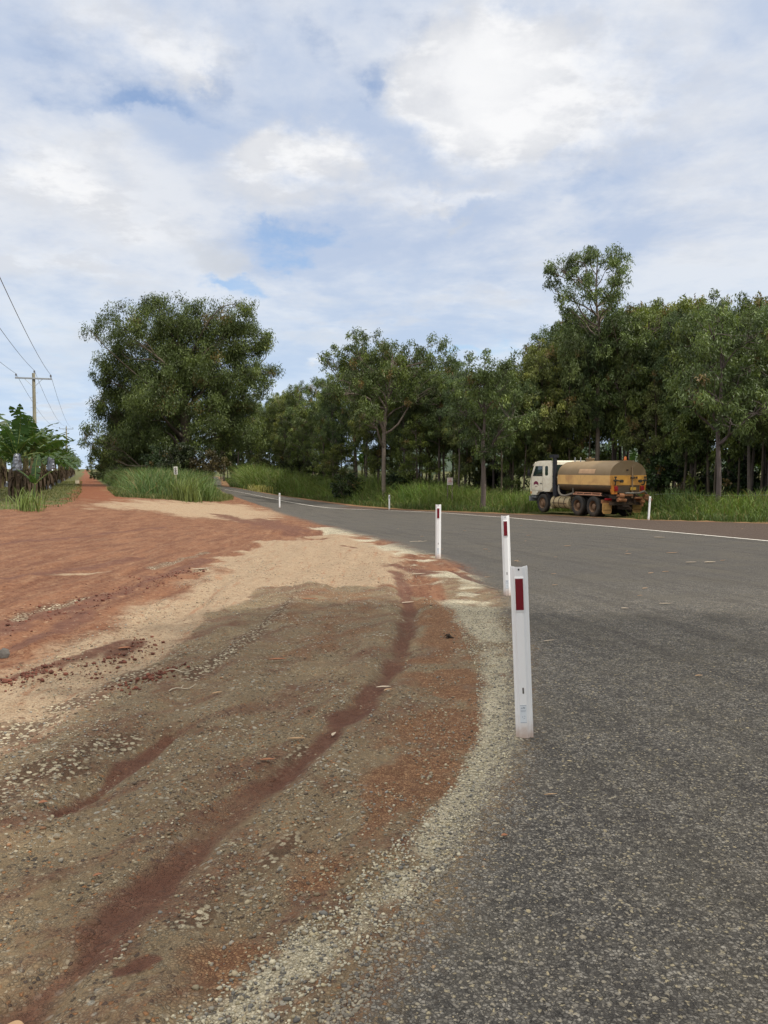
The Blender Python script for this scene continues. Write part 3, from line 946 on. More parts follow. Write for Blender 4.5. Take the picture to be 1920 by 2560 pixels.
def edge_D(px):
    """distance of the front of the stand along each column"""
    return float(np.interp(px, [470, 560, 650, 720, 800, 900, 1000, 1060, 1150, 1300, 1400, 1500, 1600, 1700, 1900, 2200], [118, 100, 84, 70, 62, 58, 54, 52, 52, 52, 50, 45, 41, 38, 34, 30]))


front = [  # px, dD, top row, prototype, label
    (512, 0, 868, 4, "dark gum tree at the far end of the stand where the road disappears"),
    (560, 0, 905, 5, "low bushy gum tree standing over the distant white edge line"),
    (610, 0, 880, 3, "gum tree with drooping brown-green crown above the far grass bank"),
    (655, 0, 862, 5, "bright-leaved gum tree left of the middle of the stand"),
    (700, 0, 905, 5, "short leafy gum tree beside the dark thicket in the bank"),
    (735, 1, 950, 3, "small low-branched gum at the foot of the tall forked gum"),
    (900, 0, 890, 5, "young gum with light green crown right of the tall forked gum"),
    (945, 2, 810, 4, "thin straight gum behind the pale red and white notice"),
    (1105, 3, 860, 5, "dense young gum between the roadside trunk and the tanker cab"),
    (1165, 3, 830, 3, "leafy gum directly behind the tanker cab"),
    (1240, 3, 880, 5, "low leafy gum right behind the front of the tank"),
    (1420, 2, 800, 3, "leafy gum directly behind the rear of the tanker"),
    (1480, 2, 760, 0, "dark leaning gum just right of the tanker rear"),
    (1630, 0, 700, 6, "dark gum by the black fence picket at the picture edge"),
]
for (px, dD, top, k, lab) in front:
    gum(px, edge_D(px) + dD, top, lab, k, rng)
# rows behind
px = 478.0
row = 0
for row, (dd, drop_, step) in enumerate([(3.5, 30, 46), (7.5, 8, 44), (11.5, 0, 46)]):
    px = 470.0 + 13 * row
    while px < (2450 if row < 2 else 1900):
        D = edge_D(px) + dd + rng.uniform(-1.4, 1.4)
        p_ = px + rng.uniform(-9, 9)
        top = float(np.interp(p_, sky_line[:, 0], sky_line[:, 1])) + rng.uniform(-14, 26) + drop_
        if not (715 < p_ < 740 and row > 1):
            gum(p_, D, top, None, int(rng.integers(0, len(PROT))), rng)
        px += step * (80.0 / D if D > 80 else 1.0) * rng.uniform(.8, 1.2)
# thin bare-stemmed gums along the front
px = 660.0
while px < 1900:
    D = edge_D(px) + rng.uniform(1.0, 3.5)
    top = float(np.interp(px, sky_line[:, 0], sky_line[:, 1])) + rng.uniform(20, 90)
    o = gum(px, D, top, None, int(rng.choice([4, 2, 6])), rng, .72)
    o['label'] = "thin straight gum stem at the front of the roadside stand"
    px += rng.uniform(34, 62)
for k in range(len(PROT)):
    assert used_p[k]

# the tall open gum that rises above the stand
def world_lobes(lst, x0, y0, z0, D, rng_, depth):
    out = []
    for (px, py, rp) in lst:
        x, y, z = at(px, D, py)
        r_ = rp / F * D * 1.3
        out.append((x - x0, float(rng_.uniform(-depth, depth)), z - z0, r_))
    return out


rg = np.random.default_rng(9)
D = 54.0
x0, _, _ = at(1285, D)
z0 = gz1(x0, D)
L_ = world_lobes([(1275, 545, 26), (1310, 560, 22), (1345, 565, 22), (1215, 570, 20), (1240, 560, 18), (1205, 600, 14), (1270, 590, 22), (1355, 590, 18), (1320, 610, 20), (1225, 640, 20),
                  (1215, 670, 16), (1265, 640, 24), (1300, 650, 24), (1245, 690, 22), (1330, 650, 18), (1280, 700, 26), (1240, 600, 14), (1190, 575, 10), (1330, 700, 30), (1225, 740, 30), (1300, 760, 34)],
                 x0, D, z0, D, rg, 1.6)
_, _, zt1 = at(1290, D, 545)
t_ = make_tree("gum_tree", 300, [(0, 0, -.1), (.2, 0, 4), (.1, 0, 8), (.25, 0, 11.5), (-.1, .1, 14), (.0, 0, zt1 - z0)], [.17, .15, .13, .10, .07, .03], L_, bark=M_BARKP, limb_r=.09,
               per_m2=10, nleaf=80, crad=.46, label="tall open-crowned gum tree rising above the stand behind the tanker", group="gum trees of the roadside stand")
place(t_, x0, D)
t_.scale = (1, 1, 1)

# the forked pale gum in the middle of the stand
D = 58.0
x0, _, _ = at(830, D); z0 = gz1(x0, D)
L_ = world_lobes([(770, 745, 30), (820, 755, 34), (725, 775, 26), (700, 770, 14), (755, 800, 34), (800, 800, 36), (850, 790, 38), (900, 790, 40), (940, 780, 34), (760, 850, 38), (810, 850, 40),
                  (860, 850, 36), (910, 850, 36), (720, 850, 26), (790, 900, 28), (960, 830, 28), (880, 765, 24)], x0, D, z0, D, rg, 2.0)
fx, _, fz = at(828, D, 905)
_, _, fz2 = at(840, D, 800)
t_ = make_tree("gum_tree", 301, [(0, 0, -.1), (-.05, 0, 2), (0, 0, fz - z0), (.3, 0, fz - z0 + 1.5), (.5, 0, fz2 - z0), (.6, 0, fz2 - z0 + 1.2)], [.165, .15, .135, .09, .06, .03], L_,
               bark=M_BARKP, limb_r=.085, per_m2=9, label="tall forked gum with pale bent limbs in the middle of the stand", group="gum trees of the roadside stand")
place(t_, x0, D); t_.scale = (1, 1, 1)

# roadside trunk left of the tanker, and the right-hand verge trunk
for (px, D, top, seed, tr0, lab, lb) in [
    (1045, 49.0, 775, 302, .17, "thick vine-covered gum standing at the sealed road edge left of the tanker", [(1045, 800, 34), (1020, 840, 36), (1080, 840, 34), (1000, 890, 34), (1050, 880, 40), (1095, 900, 34), (1020, 930, 32),
      (1075, 940, 34), (1045, 970, 24), (1100, 800, 20), (1005, 820, 22)]),
    (1559, 38.0, 660, 303, .13, "straight dark gum on the verge between the white post and the fence picket", [(1560, 690, 36), (1520, 730, 44), (1600, 740, 44), (1545, 780, 50), (1590, 820, 48), (1500, 800, 44), (1530, 860, 44), (1640, 800, 40),
      (1620, 880, 36), (1475, 850, 34), (1560, 910, 30)])]:
    x0, _, zt1 = at(px, D, top); z0 = gz1(x0, D)
    L_ = world_lobes(lb, x0, D, z0, D, rg, 1.5)
    H = zt1 - z0
    t_ = make_tree("gum_tree", seed, [(0, 0, -.1), (.08, 0, H * .2), (-.03, .1, H * .4), (.1, 0, H * .6), (.0, 0, H * .8), (.1, 0, H)], [tr0, tr0 * .85, tr0 * .7, tr0 * .5, tr0 * .3, .03], L_,
                   per_m2=9, bark=M_BARK, label=lab, group="gum trees of the roadside stand")
    place(t_, x0, D); t_.scale = (1, 1, 1)

# the great gum on the wedge between track and road
D = 74.0
x0, _, _ = at(402, D); z0 = gz1(x0, D)
BIG = [(330, 690, 42), (385, 690, 42), (430, 705, 44), (480, 700, 38), (520, 695, 32), (535, 672, 18), (320, 660, 22), (300, 720, 40), (265, 745, 26), (225, 728, 14), (243, 712, 14), (350, 740, 50), (410, 750, 52), (470, 750, 50), (530, 740, 40),
       (565, 742, 20), (570, 722, 12), (240, 780, 32), (290, 785, 46), (345, 800, 52), (405, 810, 54), (465, 805, 52), (520, 800, 46), (560, 815, 30), (585, 805, 16), (225, 815, 22), (255, 835, 40),
       (305, 850, 50), (360, 865, 52), (430, 865, 48), (490, 860, 46), (540, 860, 36), (235, 880, 36), (280, 905, 46), (330, 920, 46), (470, 910, 40), (520, 905, 34), (228, 910, 20), (300, 950, 36), (350, 955, 30), (250, 945, 34), (228, 872, 22), (228, 950, 24), (240, 982, 26), (440, 955, 30), (470, 985, 26), (505, 950, 34), (330, 985, 30), (370, 985, 24), (540, 945, 30), (290, 985, 28)]
L_ = []
for (px, py, rp) in BIG:
    x, y, z = at(px, D, py)
    L_.append((x - x0, float(rg.uniform(-3.6, 3.0)), z - z0, rp / F * D * 1.32))
zf = at(400, D, 900)[2] - z0
t_ = make_tree("gum_tree", 310, [(.2, 0, -.2), (.1, 0, 2.0), (0, 0, zf), (-.2, .1, zf + 3), (-.5, 0, zf + 6), (-.6, 0, zf + 8.5)], [.62, .55, .46, .30, .16, .05], L_, leaf=(.25, .034), per_m2=6.8, nleaf=100, zst=.95,
               crad=.60, limb_r=.10, bark=M_BARK, tint=(.088, .122, .040), label="huge spreading gum tree on the grassy wedge between track and road")
place(t_, x0, D); t_.scale = (1, 1, 1)
x1, _, _ = at(376, D + 2); z1 = gz1(x1, D + 2)
L_ = [(at(px, D + 2, py)[0] - x1, float(rg.uniform(-1.5, 2.5)), at(px, D + 2, py)[2] - z1, rp / F * D) for (px, py, rp) in [(350, 760, 44), (320, 830, 48), (380, 830, 48), (300, 880, 46), (345, 900, 46), (270, 860, 40), (430, 800, 46), (480, 840, 46), (250, 930, 40), (300, 960, 36), (450, 900, 40)]]
t_ = make_tree("gum_tree", 311, [(0, 0, -.2), (-.1, 0, 2.5), (-.2, 0, 5), (-.5, .2, 7), (-.8, 0, 9), (-1, 0, 11)], [.42, .36, .30, .22, .12, .04], L_, leaf=(.26, .055), per_m2=6, nleaf=55, crad=.55,
               bark=M_BARK, label="second thick-trunked gum pressed close behind the huge spreading gum")
place(t_, x1, D + 2); t_.scale = (1, 1, 1)

# gums along the right side of the track, going away
for i, (y, off, top, k) in enumerate([(84, 6.0, 905, 3), (92, 4.3, 895, 5), (100, 8, 880, 3), (112, 4.6, 900, 5), (124, 4.4, 910, 3), (140, 4.6, 920, 5), (158, 4.8, 930, 3), (180, 5, 940, 5), (205, 5.5, 952, 3), (240, 6, 960, 5), (290, 7, 968, 2),
                                      (86, 10, 860, 3), (90, 14, 870, 5), (100, 17, 865, 1), (95, 24, 895, 0), (108, 22, 890, 3), (118, 30, 890, 2), (106, 28.5, 905, 5), (82, 8.2, 930, 5), (96, 6.3, 880, 3), (118, 7.5, 880, 1), (135, 9, 900, 0)]):
    x = -.371 * y + off
    px = CX + F * x / y
    o = gum(px, y, top, None, k, rng, 1.15)
    o['label'] = "gum tree in the row fading away along the red track"
    o['group'] = "gum trees lining the red track"

for i, (y, off, top, k) in enumerate([(330, 7, 975, 3), (360, -12, 985, 5), (400, 2, 984, 3), (420, -5, 986, 5), (430, 9, 980, 1), (410, -18, 986, 3), (440, -28, 984, 5), (450, -40, 986, 3)]):
    x = -.371 * y + off
    o = gum(CX + F * x / y, y, top, None, k, rng, 1.3)
    o['label'] = "distant gum tree closing off the far end of the red track"
    o['group'] = "gum trees at the end of the red track"
# shade trees behind the photographer, outside the frame, that darken the near gravel
def shade_tree(x, y, H, lobes, seed, lab):
    t = make_tree("gum_tree", seed, [(0, 0, -.1), (.1, .1, H * .25), (0, .2, H * .45), (.2, 0, H * .6), (.1, 0, H * .75), (0, 0, H * .9)], [.36, .3, .24, .18, .1, .04], lobes, leaf=(.28, .07), per_m2=7, nleaf=46, crad=.6,
                  label=lab, group="gum trees behind the viewer")
    t.location = (x, y, gz1(x, y))
    return t


k_ = math.cos(R(SUN_EL)) / math.sin(R(SUN_EL))
rs = np.random.default_rng(77)
TX, TY = 13.0, -10.0
lob = []
shade_px = [(30, 1730), (200, 1600), (370, 1480), (450, 1400), (520, 1340), (590, 1310), (680, 1300), (790, 1302), (870, 1315), (960, 1330), (1080, 1345), (1230, 1325), (1400, 1390), (1560, 1340), (1680, 1420)]
tgt = [gp(*p) for p in shade_px]
for (sx, sy) in tgt:
    for rr_ in (0.0,):
        z = float(rs.uniform(14.5, 17))
        r_ = 1.0
        # pull the lobe back from the shadow edge by its own radius
        lob.append((sx + SUN_V.x / SUN_V.z * z + (1.0 if sx < -1.4 else .6), sy + SUN_V.y / SUN_V.z * z - .75, z, r_))
for _ in range(64):
    sx, sy = rs.uniform(-1.0, 13), rs.uniform(-4.0, 7.6)
    if sy > 3 and sx < -1.0: continue
    z = float(rs.uniform(14.5, 19))
    lob.append((sx + SUN_V.x / SUN_V.z * z, sy + SUN_V.y / SUN_V.z * z, z, float(rs.uniform(1.3, 1.8))))
lob = [(a - TX, b - TY, c, d) for (a, b, c, d) in lob]
lob.sort(key=lambda q: q[0])
shade_tree(TX, TY, 19.0, lob, 401, "broad gum tree standing behind the viewer and shading the near gravel")


# ------------------------------------------------------------------ grass
def blades(A, xy, hgt, wid, rng_, cols, lean=.35, zoff=0.0):
    N = len(xy)
    z = gfull(xy[:, 0], xy[:, 1]) + zoff
    b = np.column_stack([xy, z])
    a = rng_.uniform(0, 2 * PI, N)
    d = np.column_stack([np.cos(a), np.sin(a), np.zeros(N)])
    fa_ = rng_.uniform(0, 2 * PI, N)
    sd = np.column_stack([np.cos(fa_), np.sin(fa_), np.zeros(N)])
    ln = np.abs(rng_.normal(0, lean, N))[:, None]
    h_ = hgt[:, None]; w_ = wid[:, None]
    up = np.array([0, 0, 1.0])
    m1 = b + up * h_ * .45 + d * h_ * ln * .25
    m2 = b + up * h_ * .82 + d * h_ * ln * .75
    tip = b + up * h_ * (1.0 - .25 * np.minimum(ln, 1.4)) + d * h_ * ln * 1.25
    v = np.stack([b - sd * w_ * .5, b + sd * w_ * .5, m1 - sd * w_ * .5, m1 + sd * w_ * .5, m2 - sd * w_ * .36, m2 + sd * w_ * .36, tip], 1).reshape(-1, 3)
    k = np.arange(N)[:, None] * 7
    q = np.concatenate([k + np.array([0, 1, 3, 2]), k + np.array([2, 3, 5, 4])])
    t = k + np.array([4, 5, 6])
    A.add(v, q, t, np.repeat(cols, 7, 0))


def in_region(pts, n, rng_, box):
    out = []
    tot = 0
    while tot < n:
        c = np.column_stack([rng_.uniform(box[0], box[1], n * 2), rng_.uniform(box[2], box[3], n * 2)])
        c = c[pts(c)]
        out.append(c); tot += len(c)
        if len(c) == 0: break
    return np.concatenate(out)[:n]


def gcol(xy, rng_, base, var=.3, seed=3, yellow=.25):
    n1 = fbm(xy[:, 0] * .55, xy[:, 1] * .55, 3, seed)[:, None]
    n2 = rng_.random((len(xy), 1))
    c = np.array(base) * (1 - var + 2 * var * n2) * (.55 + .9 * n1)
    dry = rng_.random((len(xy), 1)) < .10
    c = np.where(dry, np.array([.24, .20, .09]), c)
    yl = (fbm(xy[:, 0] * .35 + 40, xy[:, 1] * .35, 3, seed + 9)[:, None] > .56) * yellow * n2
    return c * (1 - yl) + yl * np.array([.17, .17, .045])


rgs = np.random.default_rng(12)
FARL = np.array([(p[0], p[1]) for p in FARG])


def far_d(xy): return poly_sd(FARG, xy)


def band(lo, hi): return lambda c: (lambda d: (d > lo) & (d < hi) & (c[:, 1] > 18))(far_d(c))


def no_truck(c):
    w0 = np.array(gp(1283.3, 1116.3)); h0 = np.array([-.38, .925]); r0 = np.array([.925, .38])
    a = (c - w0) @ h0; b = (c - w0) @ r0
    return ~((a > -2.6) & (a < 6.6) & (b > -.9) & (b < 3.0))


# tall grass bank under the stand
A = Arr()
xy = in_region(band(1.7, 8.5), 62000, rgs, (-30, 36, 20, 112))
xy = xy[no_truck(xy)]
dd = far_d(xy)
ht = (1.0 + 1.3 * fbm(xy[:, 0] * .5, xy[:, 1] * .5, 3, 4)) * sst(dd, .7, 3.6) * (1 - .32 * sst(xy[:, 0], 2, 9)) * rgs.uniform(.65, 1.2, len(xy)) * np.where(xy[:, 1] > 60, 1.25, 1.0)
blades(A, xy, np.maximum(ht, .25), rgs.uniform(.012, .032, len(xy)), rgs, gcol(xy, rgs, (.130, .190, .044), .45), .75)
xy = in_region(band(.7, 2.6), 22000, rgs, (-30, 36, 20, 112))
xy = xy[no_truck(xy)]
blades(A, xy, rgs.uniform(.12, .45, len(xy)), rgs.uniform(.018, .035, len(xy)), rgs, gcol(xy, rgs, (.075, .115, .028), .35, 7), .6)
tag(link_mesh("tall_grass", A.mesh("tall_grass"), M_GRASS), "tall green grass bank below the stand of gum trees", 'grass', kind='stuff')
# tall blue-green grass on the wedge
A = Arr()
xy = in_region(lambda c: (lambda d: (d > .5) & (d < 9))(poly_sd(WEDGE, c)), 46000, rgs, (-60, -9, 38, 130))
dd = poly_sd(WEDGE, xy)
ht = (1.25 + .75 * fbm(xy[:, 0] * .7, xy[:, 1] * .7, 3, 6)) * sst(dd, .1, 2.2) * rgs.uniform(.65, 1.2, len(xy))
blades(A, xy, np.maximum(ht, .2), rgs.uniform(.014, .036, len(xy)), rgs, gcol(xy, rgs, (.092, .148, .048), .45, 15, .22), .8)
xy = in_region(lambda c: (lambda d: (d > -.25) & (d < 1.3))(poly_sd(WEDGE, c)), 7000, rgs, (-24, -9, 38, 60))
blades(A, xy, rgs.uniform(.08, .32, len(xy)), rgs.uniform(.015, .03, len(xy)), rgs, gcol(xy, rgs, (.085, .11, .032), .35, 17, .5), .7)
tag(link_mesh("wedge_grass", A.mesh("wedge_grass"), M_GRASS), "tall blue-green grass thicket on the wedge between track and road", 'grass', kind='stuff')
# short grass by the bananas
A = Arr()
xy = in_region(lambda c: (lambda d: (d > -.3) & (d < 7))(poly_sd(LEFTG, c)), 15000, rgs, (-50, -12, 27, 100))
blades(A, xy, rgs.uniform(.03, .15, len(xy)), rgs.uniform(.015, .03, len(xy)), rgs, gcol(xy, rgs, (.10, .115, .032), .35, 27, .7), .7)
tag(link_mesh("short_grass", A.mesh("short_grass"), M_GRASS), "short yellowish grass along the edge of the banana rows", 'grass', kind='stuff')
# grass further away in the field beyond the stand
A = Arr()
xy = in_region(band(9, 30), 9000, rgs, (-30, 60, 30, 130))
blades(A, xy, rgs.uniform(.3, .8, len(xy)), rgs.uniform(.04, .08, len(xy)), rgs, gcol(xy, rgs, (.045, .075, .022), .35, 37), .5)
tag(link_mesh("woodland_grass", A.mesh("woodland_grass"), M_GRASS), "thin grass growing between the trunks of the stand", 'grass', kind='stuff')


def clump(px, py, n, h, spread, base, label, wid=.03, lean=.5):
    x, y = gp(px, py)
    A = Arr()
    xy = np.column_stack([x + rgs.normal(0, spread, n), y + rgs.normal(0, spread, n)])
    blades(A, xy, h * rgs.uniform(.5, 1.1, n), wid * rgs.uniform(.6, 1.3, n), rgs, np.array(base) * rgs.uniform(.65, 1.5, (n, 1)), lean)
    me = A.mesh("grass_clump")
    o = link_mesh("grass_clump", me, M_GRASS)
    z = gz1(x, y)
    me.transform(Matrix.Translation((-x, -y, -z)))
    o.location = (x, y, z)
    return tag(o, label, 'grass clump', None)


clump(62, 1103, 90, .95, .30, (.15, .20, .06), "bright green grass clump at the corner below the banana plants", .035, .45)
clump(402, 1082, 260, 1.5, .48, (.13, .165, .05), "yellow-green grass clump beside the small white post sign", .04, .35)
clump(432, 1080, 200, 1.35, .45, (.10, .15, .045), "green grass clump at the right end of the wedge", .04, .45)
clump(560, 1062, 150, .75, .5, (.34, .32, .12), "pale straw-coloured tuft beside the distant road edge", .05, .7)
clump(890, 1094, 240, 1.7, .55, (.10, .17, .04), "tall arching grass clump below the forked gum", .04, .5)
clump(1470, 1118, 240, 1.6, .55, (.065, .11, .03), "dark arching grass clump right of the far white post", .04, .6)


# dark shrubs and vines low in the stand
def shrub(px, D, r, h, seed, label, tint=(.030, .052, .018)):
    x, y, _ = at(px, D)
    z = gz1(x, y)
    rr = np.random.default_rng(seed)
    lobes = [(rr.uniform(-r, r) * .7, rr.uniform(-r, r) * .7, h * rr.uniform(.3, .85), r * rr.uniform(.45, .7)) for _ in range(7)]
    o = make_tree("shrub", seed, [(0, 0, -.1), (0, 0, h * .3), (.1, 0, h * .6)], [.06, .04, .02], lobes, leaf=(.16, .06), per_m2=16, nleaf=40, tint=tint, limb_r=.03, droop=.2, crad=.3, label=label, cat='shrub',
                  group="shrubs in the grass bank")
    o.location = (x, y, z)
    return o


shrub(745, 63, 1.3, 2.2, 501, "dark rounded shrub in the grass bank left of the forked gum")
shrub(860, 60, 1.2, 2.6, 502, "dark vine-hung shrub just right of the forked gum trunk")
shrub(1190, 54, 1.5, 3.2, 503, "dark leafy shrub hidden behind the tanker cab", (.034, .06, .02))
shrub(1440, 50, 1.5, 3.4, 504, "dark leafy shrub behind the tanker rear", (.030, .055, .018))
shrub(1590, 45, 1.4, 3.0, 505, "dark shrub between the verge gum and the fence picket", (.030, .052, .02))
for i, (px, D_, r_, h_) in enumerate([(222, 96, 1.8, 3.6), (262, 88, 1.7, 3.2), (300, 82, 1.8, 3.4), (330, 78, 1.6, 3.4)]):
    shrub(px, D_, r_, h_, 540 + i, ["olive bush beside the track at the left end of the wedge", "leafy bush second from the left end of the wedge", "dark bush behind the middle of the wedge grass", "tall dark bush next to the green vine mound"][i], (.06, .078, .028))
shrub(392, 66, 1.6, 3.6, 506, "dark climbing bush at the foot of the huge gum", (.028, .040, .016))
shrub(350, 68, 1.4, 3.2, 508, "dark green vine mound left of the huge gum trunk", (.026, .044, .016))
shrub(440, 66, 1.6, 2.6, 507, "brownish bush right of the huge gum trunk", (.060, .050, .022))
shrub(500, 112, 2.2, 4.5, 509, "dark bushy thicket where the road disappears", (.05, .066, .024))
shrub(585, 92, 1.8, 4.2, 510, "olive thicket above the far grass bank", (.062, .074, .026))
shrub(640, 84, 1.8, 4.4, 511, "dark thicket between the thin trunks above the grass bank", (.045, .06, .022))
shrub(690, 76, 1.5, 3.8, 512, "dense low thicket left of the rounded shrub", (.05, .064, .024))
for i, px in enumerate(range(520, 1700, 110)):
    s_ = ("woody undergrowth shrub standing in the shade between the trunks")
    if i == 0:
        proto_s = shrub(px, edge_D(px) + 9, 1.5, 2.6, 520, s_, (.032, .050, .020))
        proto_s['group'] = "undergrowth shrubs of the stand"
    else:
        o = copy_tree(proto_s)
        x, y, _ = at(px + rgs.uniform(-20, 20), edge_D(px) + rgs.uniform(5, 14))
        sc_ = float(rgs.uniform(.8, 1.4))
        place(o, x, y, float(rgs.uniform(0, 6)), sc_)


# ------------------------------------------------------------------ banana plants
def banana_leaf(rng_, L_=2.2, W=.30, arch=.9, tear=.5):
    """one torn leaf along +x, rising then drooping"""
    A = Arr()
    n = 18
    t = np.linspace(0, 1, n + 1)
    el0 = 1.0
    ang_ = el0 - arch * 2.0 * t ** 1.3
    xs = np.concatenate([[0], np.cumsum(np.cos(ang_[:-1]) * L_ / n)]); zs = np.concatenate([[0], np.cumsum(np.sin(ang_[:-1]) * L_ / n)])
    wd = W * np.sin(np.clip((t - .12) / .88, 0, 1) ** .75 * PI) ** .6
    mid = np.column_stack([xs, np.zeros(n + 1), zs])
    A.tube(mid, np.linspace(.030, .006, n + 1), 5, c=(.20, .25, .07))
    for s_ in (-1, 1):
        fold = rng_.uniform(.15, .5)
        for i in range(2, n):
            if rng_.random() < .05: continue
            w1 = wd[i] * rng_.uniform(.8, 1.05); w2 = wd[i + 1] * rng_.uniform(.8, 1.05) + .01
            f = fold + (rng_.uniform(-.2, .7) if rng_.random() < tear else 0)
            sh = rng_.uniform(-.02, .05)
            gap = .0 if rng_.random() > tear * .6 else .3
            a = mid[i]; b = mid[i + 1] - (mid[i + 1] - mid[i]) * gap * .3
            up = .10 * W / .3
            p3 = a + np.array([sh, s_ * w1 * math.cos(f), up * .3 - w1 * math.sin(f)])
            p2 = b + np.array([sh, s_ * w2 * math.cos(f), up * .3 - w2 * math.sin(f)]) - (mid[i + 1] - mid[i]) * gap
            g = rng_.uniform(.8, 1.2)
            A.add([a, b, p2, p3], [[0, 1, 2, 3]], c=np.array((.040, .080, .025)) * g)
    return A.mesh("leaf")


def dry_skirt(rng_, H):
    A = Arr()
    for _ in range(22):
        a = rng_.uniform(0, 2 * PI); z = rng_.uniform(.45, .85) * H; l_ = rng_.uniform(.6, 1.3)
        p0 = np.array([.12 * math.cos(a), .12 * math.sin(a), z]); o_ = np.array([math.cos(a), math.sin(a), 0])
        p1 = p0 + o_ * rng_.uniform(.15, .3) + np.array([0, 0, -.3 * l_]); p2 = p1 + o_ * rng_.uniform(-.05, .1) + np.array([0, 0, -l_ * .7])
        sd = np.array([-math.sin(a), math.cos(a), 0]) * rng_.uniform(.05, .12)
        A.add([p0 - sd * .4, p0 + sd * .4, p1 + sd, p1 - sd, p2 + sd * .5, p2 - sd * .5], [[0, 1, 2, 3], [3, 2, 4, 5]])
    return A.mesh("dead_leaves")


M_BAG = mat("silver_bag", (.17, .18, .21), .35, .45, var=.5, vscale=7, bump=1.0, bscale=9, spec=.6)
leaf_meshes = [banana_leaf(np.random.default_rng(600 + i), 2.75 + .13 * i, .46, .45 + .10 * i, .25 + .06 * i) for i in range(6)]


def banana(seed, H=2.5, nleaf=10, bag=None, scale=1.0, skirt=True):
    rr = np.random.default_rng(seed)
    root = empty("banana_plant", cat='banana plant')
    A = Arr()
    A.tube([(0, 0, -.1), (.02, 0, .6 * H), (.04, .02, H), (.05, .02, H + .25)], [.16, .13, .09, .05], 9)
    link_mesh("stem", A.mesh("stem", True), M_STEM, root)
    for i in range(nleaf):
        me = leaf_meshes[rr.integers(0, 6)]
        o = link_mesh("leaf", me, M_BANANA, root)
        o.location = (.04, .02, H - .05 + .03 * i)
        tl = rr.uniform(-.45, .45) if i < nleaf - 2 else rr.uniform(-.9, -.55)
        o.rotation_euler = (rr.uniform(-.25, .25), tl, i * 2.4 + rr.uniform(-.35, .35))
        s_ = rr.uniform(.8, 1.1); o.scale = (s_, s_, s_)
    if skirt: link_mesh("dead_leaves", dry_skirt(rr, H), M_DRY, root)
    return root


def bag_on(root, loc, s=1.0):
    """silver cover hung over a bunch"""
    rr = np.random.default_rng(int(loc[0] * 100) % 97 + 3)
    mb = MB()
    secs = []
    n = 22
    prof_ = [(.05, .52), (.13, .50), (.17, .44), (.21, .36), (.20, .28), (.235, .18), (.225, .08), (.25, -.02), (.235, -.12), (.255, -.22), (.24, -.32), (.26, -.40), (.21, -.45)]
    for (r_, z) in prof_:
        secs.append([Vector((r_ * s * math.cos(2 * PI * k / n) * rr.uniform(.80, 1.12), r_ * s * math.sin(2 * PI * k / n) * rr.uniform(.80, 1.12), z * s + rr.uniform(-.02, .02))) for k in range(n)])
    mb.loft(secs)
    o = mb.build("bunch_cover", M_BAG, root, sharp=28)
    o.location = loc
    return o


protos_b = [banana(700 + i, 2.05 + .12 * i, 10) for i in range(4)]
BG = "banana plants in rows beside the track"
BLAB = "leafy banana plant with ragged leaves in the rows left of the track"
spots = []
y = 38.5
while y < 190:
    spots.append((-.371 * y - 3.2 + rgs.uniform(-.3, .3), y, 1)); y += 2.6 * (1 + (y - 38) / 150)
y = 46.0
while y < 130:
    spots.append((-.371 * y - 6.9 + rgs.uniform(-.3, .3), y, 2)); y += 3.0 * (1 + (y - 46) / 120)
y = 58.0
while y < 120:
    spots.append((-.371 * y - 10.1 + rgs.uniform(-.3, .3), y, 3)); y += 3.6
first = {}
for i, (x, y, rw) in enumerate(spots):
    k = i % 4
    o = protos_b[k] if k not in first else copy_tree(protos_b[k])
    first[k] = 1
    sc_ = float(rgs.uniform(.78, .95)) * (1.0 if rw == 1 else 1.06)
    place(o, x, y, float(rgs.uniform(0, 6.28)), sc_)
    tag(o, BLAB, 'banana plant', BG)
    if i == 0: o['label'] = "nearest banana plant, hung with a silver bunch cover, at the picture edge"; bag_on(o, (0, 0, 0)); nearest = o
    if i == 3: o['label'] = "banana plant with a crumpled silver bunch cover facing the track"; second = o
# covers face the viewer
for o, px, py, s in ((nearest, 37, 1000, 1.0), (second, 110, 1003, 1.15)):
    for ch in list(o.children):
        if ch.name.startswith("bunch_cover"): bpy.data.objects.remove(ch)
    bpy.context.view_layer.update()
    D = o.location.y - .55
    x, y_, z = at(px, D, py)
    p = Matrix.LocRotScale(o.location, o.rotation_euler, o.scale).inverted() @ Vector((x, y_, z))
    bag_on(o, p, s * .9)
# young sucker with three upright leaves in front of the row
sk_ = empty("banana_sucker", cat='banana plant', label="young banana sucker with upright pale green leaves in front of the rows")
A = Arr(); A.tube([(0, 0, -.05), (.02, 0, .5), (.05, 0, .85)], [.06, .045, .03], 7, c=(.10, .15, .045))
link_mesh("stem", A.mesh("stem", True), M_BANANA, sk_)
for i, (rz, tl, s_) in enumerate([(1.2, -.55, .75), (.1, .1, .62), (3.2, .0, .55), (4.6, .25, .5)]):
    o = link_mesh("leaf", banana_leaf(np.random.default_rng(650 + i), 2.0, .36, .30, .1), M_BANANA, sk_)
    o.location = (.05, 0, .82); o.rotation_euler = (0, tl, rz); o.scale = (s_, s_, s_)
x, y = gp(74, 1086)
place(sk_, x, y, .3)
# bananas in the field seen between the trunks
for i in range(22):
    o = copy_tree(protos_b[i % 4])
    px = 500 + i * 54 + rgs.uniform(-15, 15)
    x, y, _ = at(px, edge_D(px) + 24 + rgs.uniform(0, 5))
    place(o, x, y, float(rgs.uniform(0, 6.28)), float(rgs.uniform(.9, 1.15)))
    tag(o, "bright green banana plant in the field beyond the gum stand", 'banana plant', "banana plants beyond the gum stand")


